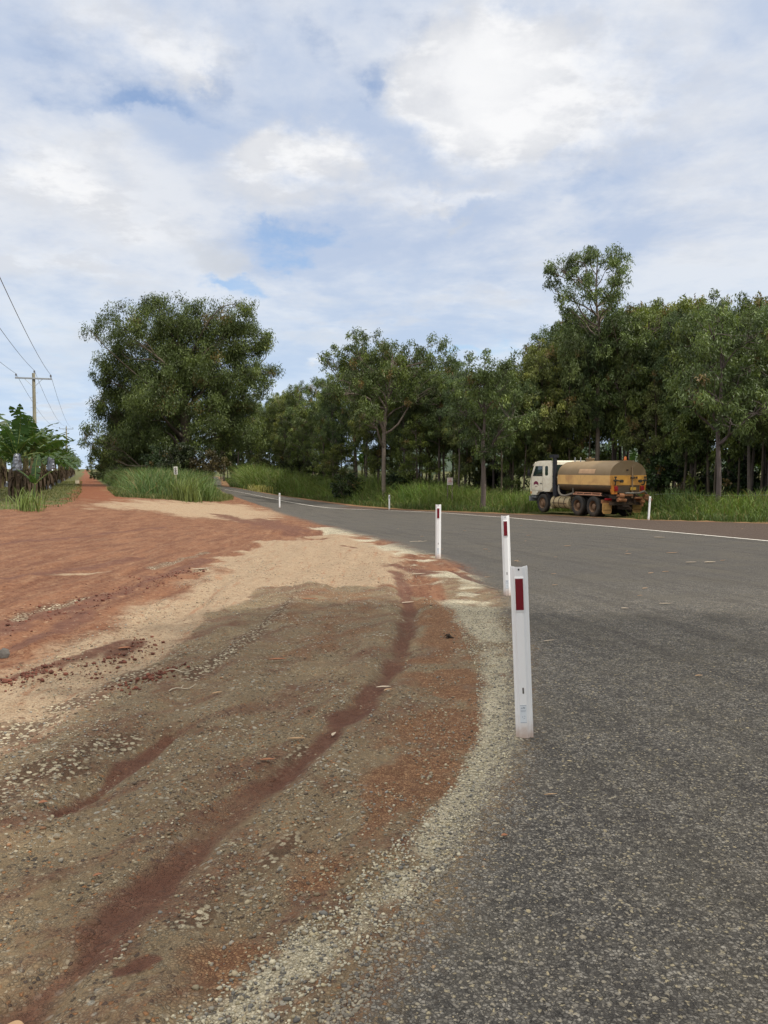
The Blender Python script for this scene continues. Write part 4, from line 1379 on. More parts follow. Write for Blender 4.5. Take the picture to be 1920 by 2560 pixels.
# ------------------------------------------------------------------ guide posts
M_WHITE = mat("white_post_plastic", (.80, .80, .80), .42, var=.05, vscale=6, dirt=(.55, .50, .43), dscale=6, damt=.22, spec=.5)
t_ = NT(M_WHITE.node_tree)
tc_ = t_.n('ShaderNodeTexCoord').outputs['Object']
nz_ = t_.noise(tc_, 9, 6, .65).outputs['Fac']
nz2 = t_.noise(t_.map(tc_, (1, 1, .12)), 45, 4, .6).outputs['Fac']
zz = t_.m('ADD', t_.sep(tc_)[2], t_.m('MULTIPLY', t_.m('SUBTRACT', nz_, .5), .22))
c_ = t_.mix(t_.m('MULTIPLY', t_.ss(nz2, .58, .75), .30), (.80, .80, .80), (.50, .46, .42))
c_ = t_.mix(t_.m('MULTIPLY', t_.ss(zz, .16, .0), .75), c_, (.40, .25, .17))
b_ = t_.n('ShaderNodeBsdfPrincipled'); t_.set(b_.inputs['Base Color'], c_); b_.inputs['Roughness'].default_value = .45
o_ = t_.n('ShaderNodeOutputMaterial'); t_.set(o_.inputs[0], b_.outputs[0])
M_REFL = mat("red_reflector", (.16, .004, .012), .25, var=.12, vscale=60, spec=.6)
M_GREYR = mat("grey_reflector", (.16, .17, .18), .25, .3)
M_BLACK = mat("black_plastic", (.012, .012, .013), .5)
M_STICK = mat("sticker", (.66, .70, .74), .5)
M_PRINT = mat("sticker_print", (.28, .31, .36), .6)


def guide_post(px, py, H, label, face='red', lean=0.0, rz=0.0, fine=True, tip=0.0):
    x, y = gp(px, py)
    root = empty("guide_post", (x, y, gz1(x, y) - .02), rz, label, 'guide post', "white guide posts along the road edge")
    root.rotation_euler = (tip, lean, rz)
    H += .02
    t = .003
    prof = [(-.050, .004), (-.043, -.001), (-.035, -.001), (-.023, -.015), (.017, -.015), (.034, .002), (.043, .004), (.050, .010)]
    bk = [(u + (.001 if u < 0 else -.001), v + t + .001) for u, v in prof][::-1]
    mb = MB()
    secs = []
    zs = [0, .02, H * .3, H * .6, H - .03, H - .008, H]
    for z in zs:
        k = 1.0 if z < H - .02 else (.985 if z < H - .004 else .93)
        secs.append([Vector((u * k, v, z - (.006 * (1 - (u / .05) ** 2) if z > H - .001 else 0))) for u, v in prof + bk])
    mb.loft(secs)
    mb.build("post_body", M_WHITE, root, sharp=25)
    if face == 'red':
        zt, zb = H - .072, H - .252
        pad = MB()
        pad.loft([[Vector((-.027, -.0145, zb - .016)), Vector((.023, -.0145, zb - .016)), Vector((.023, -.0155, zb - .016)), Vector((-.027, -.0155, zb - .016))],
                  [Vector((-.027, -.0145, zb - .004)), Vector((.023, -.0145, zb - .004)), Vector((.023, -.0195, zb - .004)), Vector((-.027, -.0195, zb - .004))],
                  [Vector((-.027, -.0145, zt + .004)), Vector((.023, -.0145, zt + .004)), Vector((.023, -.0195, zt + .004)), Vector((-.027, -.0195, zt + .004))],
                  [Vector((-.027, -.0145, zt + .012)), Vector((.023, -.0145, zt + .012)), Vector((.023, -.0155, zt + .012)), Vector((-.027, -.0155, zt + .012))]])
        p = pad.build("reflector_pad", M_WHITE, root, sharp=20)
        r = MB(); r.box((-.002, -.0205, (zt + zb) / 2), (.044, .002, zt - zb)); r.build("reflector", M_REFL, p)
    else:
        r = MB(); r.box((.004, -.0165, H - .16), (.026 if face == 'black' else .018, .003, .17)); r.build("reflector", M_BLACK if face == 'black' else M_GREYR, root)
    if fine:
        h_ = MB(); h_.box((-.002, -.0155, H - .020), (.009, .002, .010)); h_.build("nail_hole", M_BLACK, root)
        s_ = MB(); n = 12
        s_.prism([(.0 + .005 * math.cos(2 * PI * k / n), .30 + (.013 if math.sin(2 * PI * k / n) > 0 else -.013) + .005 * math.sin(2 * PI * k / n)) for k in range(n)], -.0162, -.0145)
        s_.build("slot_hole", mat("slot_shade", (.10, .09, .08), .8) if "slot_shade" not in bpy.data.materials else bpy.data.materials["slot_shade"], root)
        k_ = MB(); k_.box((-.003, -.0156, .165), (.038, .0008, .105)); st = k_.build("sticker", M_STICK, root)
        pr = MB()
        pr.box((-.003, -.0163, .214), (.036, .0006, .0022))
        for (cx, cz, wx, wz) in [(-.011, .199, .008, .006), (-.002, .201, .005, .009), (.004, .200, .006, .008), (-.003, .186, .032, .0012), (-.003, .182, .030, .0012), (-.005, .178, .026, .0012), (-.003, .116, .036, .002)]:
            pr.box((cx, -.0163, cz), (wx, .0006, wz))
        for k in range(3):          # recycling mark: three bent strokes
            a = k * 2 * PI / 3 + .5
            for da in (0, .55):
                pr.box((-.001 + .0075 * math.cos(a + da), -.0163, .146 + .0075 * math.sin(a + da)), (.0052, .0006, .0022), (0, -(a + da + PI / 2), 0))
        pr.build("sticker_print", M_PRINT, st)
    return root


def lean_for(p_top, p_base):
    return math.atan2(p_top[0] - p_base[0], p_base[1] - p_top[1])


guide_post(1134, 1594, 1.0, "nearest and largest white guide post with a dark red reflector, leaning slightly left", lean=-R(2.5), rz=-.14)
guide_post(1097, 1287, 1.0, "white guide post with red reflector half hidden behind the nearest one", lean=-R(2.3), rz=-.14)
guide_post(946.5, 1207, 1.0, "upright white guide post with red reflector standing alone at the curve of the gravel edge", lean=0, rz=-.05)
guide_post(604, 1097, .98, "small white guide post with black strip at the far end of the pale gravel", 'black', 0, .1, False)
guide_post(841, 1101.5, .96, "small white guide post with thin dark strip in front of the grass bank", 'black', 0, .1, False)
guide_post(1401, 1123.5, 1.08, "white guide post with a grey strip right of the tanker rear, leaning right", 'grey', R(3.0), .1, False)

# ------------------------------------------------------------------ signs
M_SIGNW = mat("sign_white", (.62, .61, .56), .5, var=.12, vscale=5, dirt=(.35, .30, .22), damt=.3)
M_SIGNK = mat("sign_black", (.02, .02, .022), .5)
M_SIGNR = mat("sign_red", (.34, .03, .04), .5)
M_GALV = mat("galvanised_steel", (.34, .36, .37), .5, .55, var=.2, vscale=6)
x, y = gp(383, 1077.5)
zb = gz1(x, y)
sg = empty("post_sign", (x, y, zb), .0, "small white rectangular sign with stacked black marks on a thin stake in the wedge grass", 'sign')
sg.rotation_euler = (0, R(-2.5), 0)
D = y
zt = (at(378, D, 1008)[2] - zb); zl = (at(378, D, 1025)[2] - zb)
mb = MB(); mb.box((0, .02, zl * .5 - .1), (.04, .03, zl + .2)); mb.build("stake", mat("stake_timber", (.36, .30, .20), .8, var=.2), sg)
wd = 13.0 / 1659 * 1659 / F * D * .5
mb = MB(); mb.box((0, 0, (zt + zl) / 2), (.24, .012, zt - zl)); sp = mb.build("sign_panel", M_SIGNW, sg, bevel=.004)
mk = MB()
zc = (zt + zl) / 2; hh_ = zt - zl
for dz_ in (.27, 0, -.27):      # three rounded marks, one above the other
    c_ = Vector((0.0, -.0075, zc + dz_ * hh_))
    n = 14
    ring = [c_ + Vector((.062 * math.cos(a), 0, .048 * math.sin(a))) for a in np.linspace(.6, 2 * PI - .3, n)]
    mk.tube(ring, .013, 5)
    mk.tube([c_ + Vector((-.06, 0, -.01 + dz_ * .1)), c_ + Vector((.055, 0, .012))], .011, 5)
mk.build("sign_marks", M_SIGNK, sp)

D = 108.0
x, _, zt = at(463, D, 1016)
zb = gz1(x, D)
ws = empty("warning_sign", (x, D, zb), -.1, "grey back of a diamond-shaped road warning sign beside the distant road", 'road sign')
mb = MB(); mb.tube([(0, .03, -.1), (0, .03, zt - zb)], .035, 8); mb.build("pole", M_GALV, ws)
s_ = 7.2 / F * D
zc = at(463, D, 1021.5)[2] - zb
mb = MB(); mb.prism([(0, zc + s_), (s_, zc), (0, zc - s_), (-s_, zc)], -.005, .005); pn = mb.build("sign_panel", mat("sign_back", (.30, .35, .37), .5, .3), ws)
mb = MB(); mb.box((0, -.02, zc), (s_ * 1.9, .03, .06)); mb.box((0, -.021, zc), (.07, .03, s_ * 1.85)); mb.box((0, -.02, zc - .35 * s_), (s_ * 1.2, .03, .05)); mb.build("bracing", M_BLACK, ws)

D = 51.5
x, _, zt = at(972, D, 1032.2); zl = at(972, D, 1047.5)[2]; wid = 12.2 / F * D
zb = gz1(x, D)
nt = empty("notice_board", (x, D, zb), .05, "faded white notice with rows of dark red print standing in the tall grass", 'sign')
M_NT = mat("notice_timber", (.12, .10, .08), .85)
for sx in (-.8, .8):
    mb = MB(); mb.box((sx * wid / 2, .03, (zt - zb) / 2), (.05, .05, zt - zb + .1)); mb.build("post", M_NT, nt)
hz_ = zt - zl; c0 = (zt + zl) / 2 - zb
mb = MB(); mb.box((0, 0, c0), (wid, .012, hz_)); pn = mb.build("sign_panel", mat("notice_white", (.52, .49, .46), .6, var=.15, dirt=(.30, .25, .20), damt=.4), nt)
mb = MB()
rgt = np.random.default_rng(4)
for (fz, wl, hgt) in [(.36, .66, .075), (.20, .62, .07), (.08, .55, .09), (-.06, .80, .10)]:
    x0 = -wl / 2 * wid
    while x0 < wl / 2 * wid - .02:
        lw_ = rgt.uniform(.025, .05)
        mb.box((x0 + lw_ / 2, -.0075, c0 + fz * hz_), (lw_ * .7, .003, hgt * hz_ * rgt.uniform(.75, 1)))
        x0 += lw_
mb.build("lettering", M_SIGNR, pn)
mb = MB()
for fz in (-.20, -.29, -.38):
    x0 = -.36 * wid
    while x0 < .36 * wid:
        lw_ = rgt.uniform(.02, .04); mb.box((x0, -.0075, c0 + fz * hz_), (lw_ * .55, .003, .045 * hz_)); x0 += lw_
mb.build("lettering", mat("notice_brown_print", (.16, .11, .09), .6), pn)

# ------------------------------------------------------------------ wire fence on the right
M_PICKET = mat("dark_picket", (.03, .027, .024), .7)
fa_, fb_ = at(1415, 45.5), at(1760, 33.5)
fx0, fy0, fx1, fy1 = fa_[0], fa_[1], fb_[0], fb_[1]
fe = empty("wire_fence", (fx0, fy0, gz1(fx0, fy0)), 0, "low wire fence with dark star pickets running through the grass on the right", 'fence')
base = fe.location.copy()
for t in (0.0, .27, .70, 1.0):
    X, Y = fx0 + (fx1 - fx0) * t, fy0 + (fy1 - fy0) * t
    z = gz1(X, Y)
    mb = MB()
    for a in (0, 2.09, 4.19):
        mb.box((X - base.x + .014 * math.cos(a), Y - base.y + .014 * math.sin(a), z - base.z + .58), (.032, .008, 1.36), (0, 0, a))
    mb.build("picket", M_PICKET, fe)
for hgt in (1.12, .62):
    pts_ = []
    for t in np.linspace(0, 1, 31):
        X, Y = fx0 + (fx1 - fx0) * t, fy0 + (fy1 - fy0) * t
        pts_.append((X - base.x, Y - base.y - .03, gz1(X, Y) - base.z + hgt + .02 * math.sin(t * 9)))
    mb = MB(); mb.tube(pts_, .009, 5); mb.build("wire", M_GALV, fe)

# ------------------------------------------------------------------ power line
M_POLE = mat("weathered_pole", (.27, .25, .18), .85, var=.25, vscale=4, stretch=(1, 1, .15), dirt=(.16, .14, .10), damt=.5)
M_XARM = mat("crossarm_timber", (.26, .28, .30), .8, var=.2)
M_INS = mat("insulator_glaze", (.15, .15, .165), .25)
pole_xy = [(9.0, -34.0), (-26.95, 62.0), (-62.5, 158.0), (-98, 254)]
pole_h = [9.3, 0, 0, 9.6]
z62 = at(77, 62, 806)[2]; z158 = at(139, 158, 922)[2]
pole_h[1] = z62 - gz1(*pole_xy[1]); pole_h[2] = z158 - gz1(*pole_xy[2])
plab = ["timber power pole behind the viewer", "tall grey-green power pole with crossarm rising behind the near banana plants", "distant power pole with crossarm low above the banana rows", "farthest power pole along the track"]
ln = math.atan2(-36, 96)
adir = Vector((96, 36, 0)).normalized()
tips = []
for i in range(3):
    x, y = pole_xy[i]; z = gz1(x, y); H = pole_h[i]
    p = empty("power_pole", (x, y, z), math.atan2(adir.y, adir.x), plab[i], 'power pole', "power poles along the track")
    mb = MB(); mb.tube([(0, 0, -.3), (0, 0, H * .5), (0, 0, H)], [.17, .14, .115], 12); mb.build("pole", M_POLE, p)
    mb = MB(); mb.box((0, -.16, H - .42), (2.6, .10, .12)); xa = mb.build("crossarm", M_XARM, p, bevel=.008)
    for s in (-1, 1):
        mb = MB(); mb.tube([(s * .62, -.17, H - .47), (s * .10, -.14, H - 1.0)], .018, 6); mb.build("brace", M_GALV, p)
    tp_ = []
    for (lx, ly, lz) in ((-1.22, -.16, H - .36), (0.06, -.02, H - .05), (1.22, -.16, H - .36)):
        mb = MB()
        mb.lathe([(.0, 0), (.022, 0), (.022, .10), (.075, .11), (.08, .15), (.045, .17), (.065, .20), (.065, .23), (.04, .26), (.0, .27)], 12, Matrix.Translation((lx, ly, lz)), axis='z')
        mb.build("insulator", M_INS, p)
        tp_.append(p.location + Matrix.Rotation(p.rotation_euler.z, 3, 'Z') @ Vector((lx, ly, lz + .26)))
    mb = MB()
    for k in range(10):
        s = -1 if k % 2 else 1
        mb.tube([(s * .1, 0, H - 1.5 - .38 * k), (s * .27, 0, H - 1.5 - .38 * k)], .012, 5)
    mb.build("climbing_pegs", M_GALV, p)
    tips.append(tp_)
M_WIRE = mat("power_wire", (.20, .22, .24), .5, .4)
for k in range(3):
    mb = MB()
    for a, b, sag in ((tips[0][k], tips[1][k], 1.7), (tips[1][k], tips[2][k], 1.3)):
        pts_ = [a.lerp(b, t) - Vector((0, 0, 4 * sag * t * (1 - t))) for t in np.linspace(0, 1, 40)]
        mb.tube(pts_, .013, 5)
    o = mb.build("power_wire", M_WIRE)
    tag(o, ["left wire of the three strung between the power poles", "middle wire of the three strung between the power poles, from the pole top", "right wire of the three strung between the power poles"][k], 'power line', "wires of the power line")

# ------------------------------------------------------------------ water tanker
M_CREAM = mat("cream_paint", (.84, .79, .64), .42, var=.05, vscale=2, dirt=(.50, .38, .23), dscale=2.2, damt=.32, spec=.5)
M_TYEL = mat("dusty_yellow_paint", (.74, .38, .075), .55, var=.10, vscale=2, dirt=(.46, .22, .085), dscale=1.6, damt=.55)
M_TBEI = mat("dusty_yellow_side", (.74, .45, .165), .55, var=.10, vscale=2, dirt=(.44, .22, .10), dscale=1.6, damt=.55)
M_TBRO = mat("dusty_olive_paint", (.235, .165, .090), .6, var=.15, vscale=1.5, dirt=(.26, .19, .115), dscale=2.0, damt=.6)
M_TLOW = mat("dark_olive_paint", (.115, .082, .050), .6, var=.2, vscale=2, dirt=(.20, .12, .06), dscale=3.0, damt=.6)
M_RUST = mat("rusty_pipe", (.30, .13, .055), .7, var=.3, vscale=6, dirt=(.14, .07, .035), dscale=5, damt=.7)
M_RAIL = mat("orange_pink_rail", (.50, .24, .14), .6, var=.15)
M_CHAS = mat("chassis_dirt", (.045, .032, .024), .8, var=.3, vscale=5, dirt=(.12, .07, .04), dscale=4, damt=.6)
M_TYRE = mat("tyre_rubber", (.028, .026, .024), .8, var=.25, vscale=4, dirt=(.10, .072, .05), dscale=3, damt=.55)
M_RIM = mat("dusty_rim", (.22, .13, .075), .7, var=.2, vscale=5, dirt=(.08, .05, .03), dscale=6, damt=.6)
M_GLASS = mat("dark_cab_glass", (.02, .035, .033), .06, spec=.9)
M_FLAP = mat("yellow_mudflap", (.56, .33, .115), .7, var=.15, vscale=4, dirt=(.34, .17, .06), dscale=5, damt=.6)
M_LAMPR = mat("red_lamp", (.30, .012, .016), .3)
M_ORNG = mat("orange_bracket", (.62, .22, .03), .5, dirt=(.4, .14, .04))
M_PLATE = mat("yellow_plate", (.62, .36, .05), .5)
M_BLK = mat("black_stack", (.016, .017, .022), .45, var=.2)
M_HOSE = mat("grey_hose", (.20, .175, .14), .6, var=.2)
M_MAROON = mat("maroon_emblem", (.17, .012, .05), .5)
M_FTANK = mat("dirty_cream_tank", (.46, .38, .22), .5, var=.1, vscale=3, dirt=(.30, .18, .09), dscale=3, damt=.6)

hx_, hy_ = -.38, .925
TD = 41.6
tx, ty, tz_ = at(0, TD)
wl = gp(1283.3, 1116.3)                       # contact of the left rear wheel
rz = math.atan2(hy_, hx_)
s42 = math.hypot(*wl) / 1.0
TW = 1.12                                     # half track
left = Vector((-hy_, hx_, 0)).normalized()
org = Vector((wl[0], wl[1], 0)) - left * TW
tr = empty("water_tanker_truck", (org.x, org.y, gz1(wl[0], wl[1])), rz, "dusty cream-cabbed tanker truck with a brown and yellow water tank parked on the verge", 'tanker truck')
z_l = gz1(wl[0], wl[1])
RW = .52


def wheel(px, side, dual):
    we = bpy.data.objects.new("wheel", None); C.objects.link(we); we.parent = tr
    we.location = (px, side * (TW - .0), RW)
    s = side
    def ty_prof(y0, wd):
        a = [(.29, y0 - wd / 2 + .03), (.34, y0 - wd / 2), (.44, y0 - wd / 2 - .005), (.495, y0 - wd / 2 + .015), (.515, y0 - wd / 2 + .045)]
        g = []
        for k in range(4):
            c = y0 - wd / 2 + .07 + k * (wd - .14) / 3
            g += [(.52, c - .022), (.52, c + .012), (.505, c + .016), (.505, c + .022)]
        b = [(r, 2 * y0 - t) for r, t in a[::-1]]
        return a + g[:-2] + b
    mb = MB(); mb.lathe(ty_prof(s * -.02, .27), 40)
    if dual: mb.lathe(ty_prof(s * -.36, .27), 40)
    mb.build("tyre", M_TYRE, we, sharp=50)
    mb = MB()
    if dual:
        p = [(.295, s * .10), (.285, s * .09), (.265, s * .0), (.25, s * -.12), (.17, s * -.14), (.15, s * -.13), (.14, s * .03), (.10, s * .05), (0.0, s * .05)]
    else:
        p = [(.295, s * .10), (.285, s * .085), (.26, s * .03), (.235, s * .02), (.18, s * .075), (.13, s * .085), (.12, s * .12), (.06, s * .14), (0.0, s * .14)]
    mb.lathe(p, 32)
    for k in range(10):
        a = 2 * PI * k / 10
        yy = s * (.09 if not dual else -.12)
        mb.tube([(.155 * math.cos(a), yy - s * .02, .155 * math.sin(a)), (.155 * math.cos(a), yy + s * .03, .155 * math.sin(a))], .016, 6)
    mb.build("rim", M_RIM, we)


for sd_ in (1, -1):
    wheel(0.0, sd_, True); wheel(1.32, sd_, True); wheel(4.56, sd_, False)
# chassis
mb = MB()
for sd_ in (1, -1): mb.box((2.35, sd_ * .42, .86), (7.2, .09, .26))
for t in (-1.0, .65, 2.4, 3.6): mb.box((t, 0, .86), (.12, .75, .2))
mb.tube([(0, -.9, RW), (0, .9, RW)], .10, 10); mb.tube([(1.32, -.9, RW), (1.32, .9, RW)], .10, 10); mb.tube([(4.56, -.9, RW), (4.56, .9, RW)], .07, 8)
for t in (0, 1.32): mb.lathe([(0, -.2), (.2, -.14), (.24, 0), (.2, .14), (0, .2)], 14, Matrix.Translation((t, 0, RW)))
for sd_ in (1, -1): mb.box((.66, sd_ * .55, .60), (1.7, .10, .10)); mb.box((.66, sd_ * .55, .70), (1.1, .10, .08)); mb.box((4.5, sd_ * .5, .68), (1.5, .08, .08))
mb.box((-1.05, 0, .70), (.16, 1.9, .16)); mb.box((-.9, 0, .50), (.35, .5, .20)); mb.tube([(-.95, -.25, .48), (-1.15, -.25, .42)], .09, 10)
mb.tube([(-.95, .2, .62), (-1.15, .25, .55), (-1.15, -.1, .55)], .06, 8)
mb.box((3.7, 0, .75), (1.2, .7, .5)); mb.box((5.2, 0, .75), (.9, .8, .5))
mb.build("chassis", M_CHAS, tr)
# cab
CW = 1.16
prof = [(5.86, .95), (5.93, 1.25), (5.93, 1.72), (5.86, 2.00), (5.52, 2.66), (5.38, 2.82), (5.15, 2.88), (3.92, 2.90), (3.76, 2.86), (3.74, 1.40), (3.98, 1.16), (5.08, 1.16), (5.24, 1.02), (5.26, .95)]
mb = MB(); mb.prism(prof, -CW, CW); cab = mb.build("cab", M_CREAM, tr, bevel=.035)
S = CW + .003
mb = MB()
for s in (1, -1):
    mb.prism([(5.66, 2.02), (5.36, 2.60), (4.66, 2.60), (4.66, 2.02)], s * (S - .03), s * S)
mb.build("door_window", M_GLASS, cab, bevel=.004)
mb = MB()
for s in (1, -1):
    n = 20
    mb.prism([(4.26 + .15 * math.copysign(abs(math.cos(a)) ** .45, math.cos(a)), 2.33 + .27 * math.copysign(abs(math.sin(a)) ** .35, math.sin(a))) for a in np.linspace(0, 2 * PI, n, endpoint=False)], s * (S - .03), s * S)
mb.build("side_window", M_GLASS, cab)
mb = MB(); mb.box((3.738, 0, 2.36), (.02, 1.7, .62)); mb.build("rear_window", M_GLASS, cab)
mb = MB()
wp = [(5.885, 2.05), (5.585, 2.62)]
mb.loft([[Vector((wp[0][0] + .01, y_, wp[0][1])) for y_ in (-1.02, 1.02)] + [Vector((wp[0][0] - .03, y_, wp[0][1])) for y_ in (1.02, -1.02)],
         [Vector((wp[1][0] + .01, y_, wp[1][1])) for y_ in (-1.0, 1.0)] + [Vector((wp[1][0] - .03, y_, wp[1][1])) for y_ in (1.0, -1.0)]])
mb.build("windscreen", M_GLASS, cab)
# door, with its seam, handle and emblem
M_SEAM = mat("panel_seam", (.10, .08, .055), .8)
for s in (1, -1):
    d_ = MB()
    for (a, b) in [((4.62, 1.22), (4.62, 2.66)), ((5.76, 1.22), (5.80, 1.98)), ((4.62, 1.22), (5.76, 1.22))]:
        d_.tube([(a[0], s * (CW + .001), a[1]), (b[0], s * (CW + .001), b[1])], .008, 4)
    dr = d_.build("door", M_SEAM, tr)
    h_ = MB(); h_.box((4.78, s * (CW + .02), 1.62), (.16, .03, .04)); h_.build("handle", M_BLACK, dr)
    if s > 0:
        e_ = MB()
        arc = [(5.30 + .27 * math.sin(a), 1.52 + .22 * math.cos(a)) for a in np.linspace(-1.1, 1.1, 13)]
        inn = [(5.30 + .25 * math.sin(a), 1.43 + .14 * math.cos(a)) for a in np.linspace(1.15, -1.15, 13)]
        e_.prism(arc + inn, CW - .01, CW + .004); e_.build("emblem", M_MAROON, dr)
        e2 = MB()
        for k in range(5): e2.box((5.40 - k * .05, CW + .004, 1.43), (.032, .006, .03))
        e2.build("emblem", M_MAROON, dr)
mb = MB()
for (a, b, c, d) in [(5.6, .0, .80, 2.2)]:
    mb.box((5.98, 0, .74), (.12, 2.3, .30)); mb.box((5.7, 0, .86), (.5, 2.1, .16))
mb.build("bumper", mat("grey_bumper", (.20, .21, .215), .6, dirt=(.12, .09, .06)), tr, bevel=.02)
mb = MB()
for s in (1, -1):
    mb.box((5.945, s * .92, 1.12), (.03, .34, .16)); mb.box((5.80, s * (CW + .004), 1.08), (.16, .02, .14))
mb.build("headlight", mat("lamp_amber", (.55, .28, .10), .3), tr)
mb = MB(); mb.prism([(5.50, 2.78), (5.78, 2.60), (5.80, 2.63), (5.52, 2.83)], -1.08, 1.08); mb.build("sun_visor", M_CREAM, tr)
for s in (1, -1):
    mb = MB(); mb.tube([(5.62, s * CW, 2.62), (5.84, s * 1.32, 2.50), (5.80, s * 1.32, 2.0)], .016, 6); mb.box((5.78, s * 1.34, 2.22), (.05, .16, .36)); mb.build("mirror", M_BLACK, tr, bevel=0)
# front wheel arch and mudguard
for s in (1, -1):
    mb = MB()
    arc = [(4.56 + .66 * math.cos(a), RW + .66 * math.sin(a)) for a in np.linspace(-.1, PI + .25, 15)]
    arc2 = [(4.56 + .62 * math.cos(a), RW + .62 * math.sin(a)) for a in np.linspace(PI + .25, -.1, 15)]
    mb.prism(arc + arc2, s * .80, s * (CW + .01)); mb.build("mudguard", M_BLK, tr, sharp=50)
# intake stack on the left behind the cab
mb = MB()
mb.tube([(3.55, 1.02, .95), (3.55, 1.02, 1.55)], .17, 14); mb.tube([(3.58, 1.06, 1.5), (3.60, 1.06, 2.95)], .115, 14); mb.tube([(3.60, 1.06, 2.9), (3.62, 1.06, 3.16)], .10, 12)
mb.box((3.72, 1.04, 3.14), (.46, .30, .17)); 
for z in (1.6, 2.0, 2.4, 2.75): mb.tube([(3.6, 1.06, z), (3.6, 1.06, z + .04)], .13, 14)
mb.box((3.5, .75, 1.1), (.35, .5, .7))
mb.build("intake_stack", M_BLK, tr, sharp=40)
# fuel tank
mb = MB()
mb.tube([(2.2, .86, .62), (2.23, .86, .62), (3.80, .86, .62), (3.86, .86, .62)], [.30, .335, .335, .29], 24)
ft = mb.build("fuel_tank", M_FTANK, tr, sharp=30)
mb = MB()
for t in (2.55, 3.05, 3.5): mb.tube([(t - .03, .86, .62), (t + .03, .86, .62)], .342, 24)
mb.box((3.0, 1.16, .58), (1.3, .10, .03)); mb.build("tank_straps", M_CHAS, ft)
mb = MB(); mb.box((3.92, .93, .48), (.16, .34, .50)); mb.build("step_box", M_FTANK, tr, bevel=.02)
mb = MB(); mb.box((2.05, 1.05, .85), (.05, .05, .5)); mb.box((1.98, 1.05, .45), (.05, .05, .5))
for z in (.3, .5, .7, .95): mb.box((2.02, 1.05, z), (.22, .06, .03))
mb.build("ladder_steps", M_CHAS, tr)
# the water tank: three bands
YW = 1.13
Z0, Z1, Z2, Z3 = 1.17, 1.62, 2.12, 2.86


def tank_sec(lo, hi, shr=1.0):
    """outline of the tank between two heights, left side first"""
    pts_ = []
    for z in np.linspace(lo, hi, 12):
        if z > Z2: yv = YW * math.sqrt(max(0, 1 - ((z - Z2) / (Z3 - Z2)) ** 2)) ** .92
        elif z < Z1: yv = YW * max(0.0, 1 - ((Z1 - z) / (Z1 - Z0)) ** 2.3) ** .60
        else: yv = YW
        pts_.append((max(yv, .002) * shr, z))
    return [(y_, z) for y_, z in pts_] + [(-y_, z) for y_, z in pts_[::-1]]


T0, T1 = -1.22, 3.28
ts = [T0, T0 + .05, T1 - .12, T1]
shr = [.985, 1.0, 1.0, .965]


def band(lo, hi, m_, name, grow=0.0):
    mb = MB()
    secs = []
    for t, k in zip(ts, shr):
        secs.append([Vector((t, y_ * (k + grow), z)) for y_, z in tank_sec(lo, hi)])
    mb.loft(secs)
    return mb.build(name, m_, tr, sharp=32)


tank_up = band(Z2 + .0, Z3, M_TBRO, "tank_top")
tank_mid = band(Z1, Z2 - .003, M_TBEI, "tank_band", .002)
tank_low = band(Z0, Z1 - .003, M_TLOW, "tank_belly")
mb = MB(); mb.prism([(-YW + .01, Z1 + .004), (YW - .01, Z1 + .004), (YW - .01, Z2 - .006), (-YW + .01, Z2 - .006)], T0 - .012, T0 + .004, axis='x'); mb.build("rear_band", M_TYEL, tr)
# the pink-ochre patch on the tank flank
mb = MB()
za, zb_ = 2.20, 2.43
secs = []
for t in (.02, 1.36):
    a = tank_sec(Z2, Z3)[:12]
    def yat(z): return float(np.interp(z, [q_[1] for q_ in a], [q_[0] for q_ in a]))
    secs.append([Vector((t, yat(z) + .006, z)) for z in np.linspace(za, zb_, 6)] + [Vector((t, yat(z) - .03, z)) for z in np.linspace(zb_, za, 6)])
mb.loft(secs); mb.build("flank_patch", mat("flank_patch", (.52, .33, .19), .6, var=.12, dirt=(.38, .22, .12)), tr)
mb = MB()
for t in (1.15, 2.2): mb.tube([(t, YW + .0, Z1 + .02), (t, YW + .003, Z2 - .02)], .007, 4)
mb.build("weld_seam", mat("weld_seam", (.42, .24, .10), .6), tank_mid)
mb = MB()
mb.tube([(1.9, 0, Z3 - .04), (1.9, 0, Z3 + .10)], .22, 18); mb.tube([(1.9, 0, Z3 + .10), (1.9, 0, Z3 + .14)], .26, 18); mb.tube([(1.9, .0, Z3 + .12), (1.9, .0, Z3 + .22)], .06, 8)
mb.build("manhole", M_TBRO, tr)
mb = MB()
for (t, y_) in ((2.75, .35), (2.25, .35), (2.75, -.45)): mb.tube([(t, y_, Z3 - .15), (t, y_, Z3 + .20)], .03, 8)
mb.build("roof_posts", M_GALV, tr)
mb = MB(); mb.tube([(-1.05, .06, Z3 - .02), (-1.05, .06, Z3 + .04)], .09, 12); mb.tube([(-1.05, .06, Z3 + .04), (-1.05, .06, Z3 + .16), (-1.05, .06, Z3 + .2)], [.07, .065, .03], 12); mb.build("beacon", mat("amber_beacon", (.65, .18, .04), .25), tr)
mb = MB(); mb.box((-1.0, .0, Z3 - .01), (.3, .9, .03)); mb.build("roof_bracket", M_TBRO, tr)
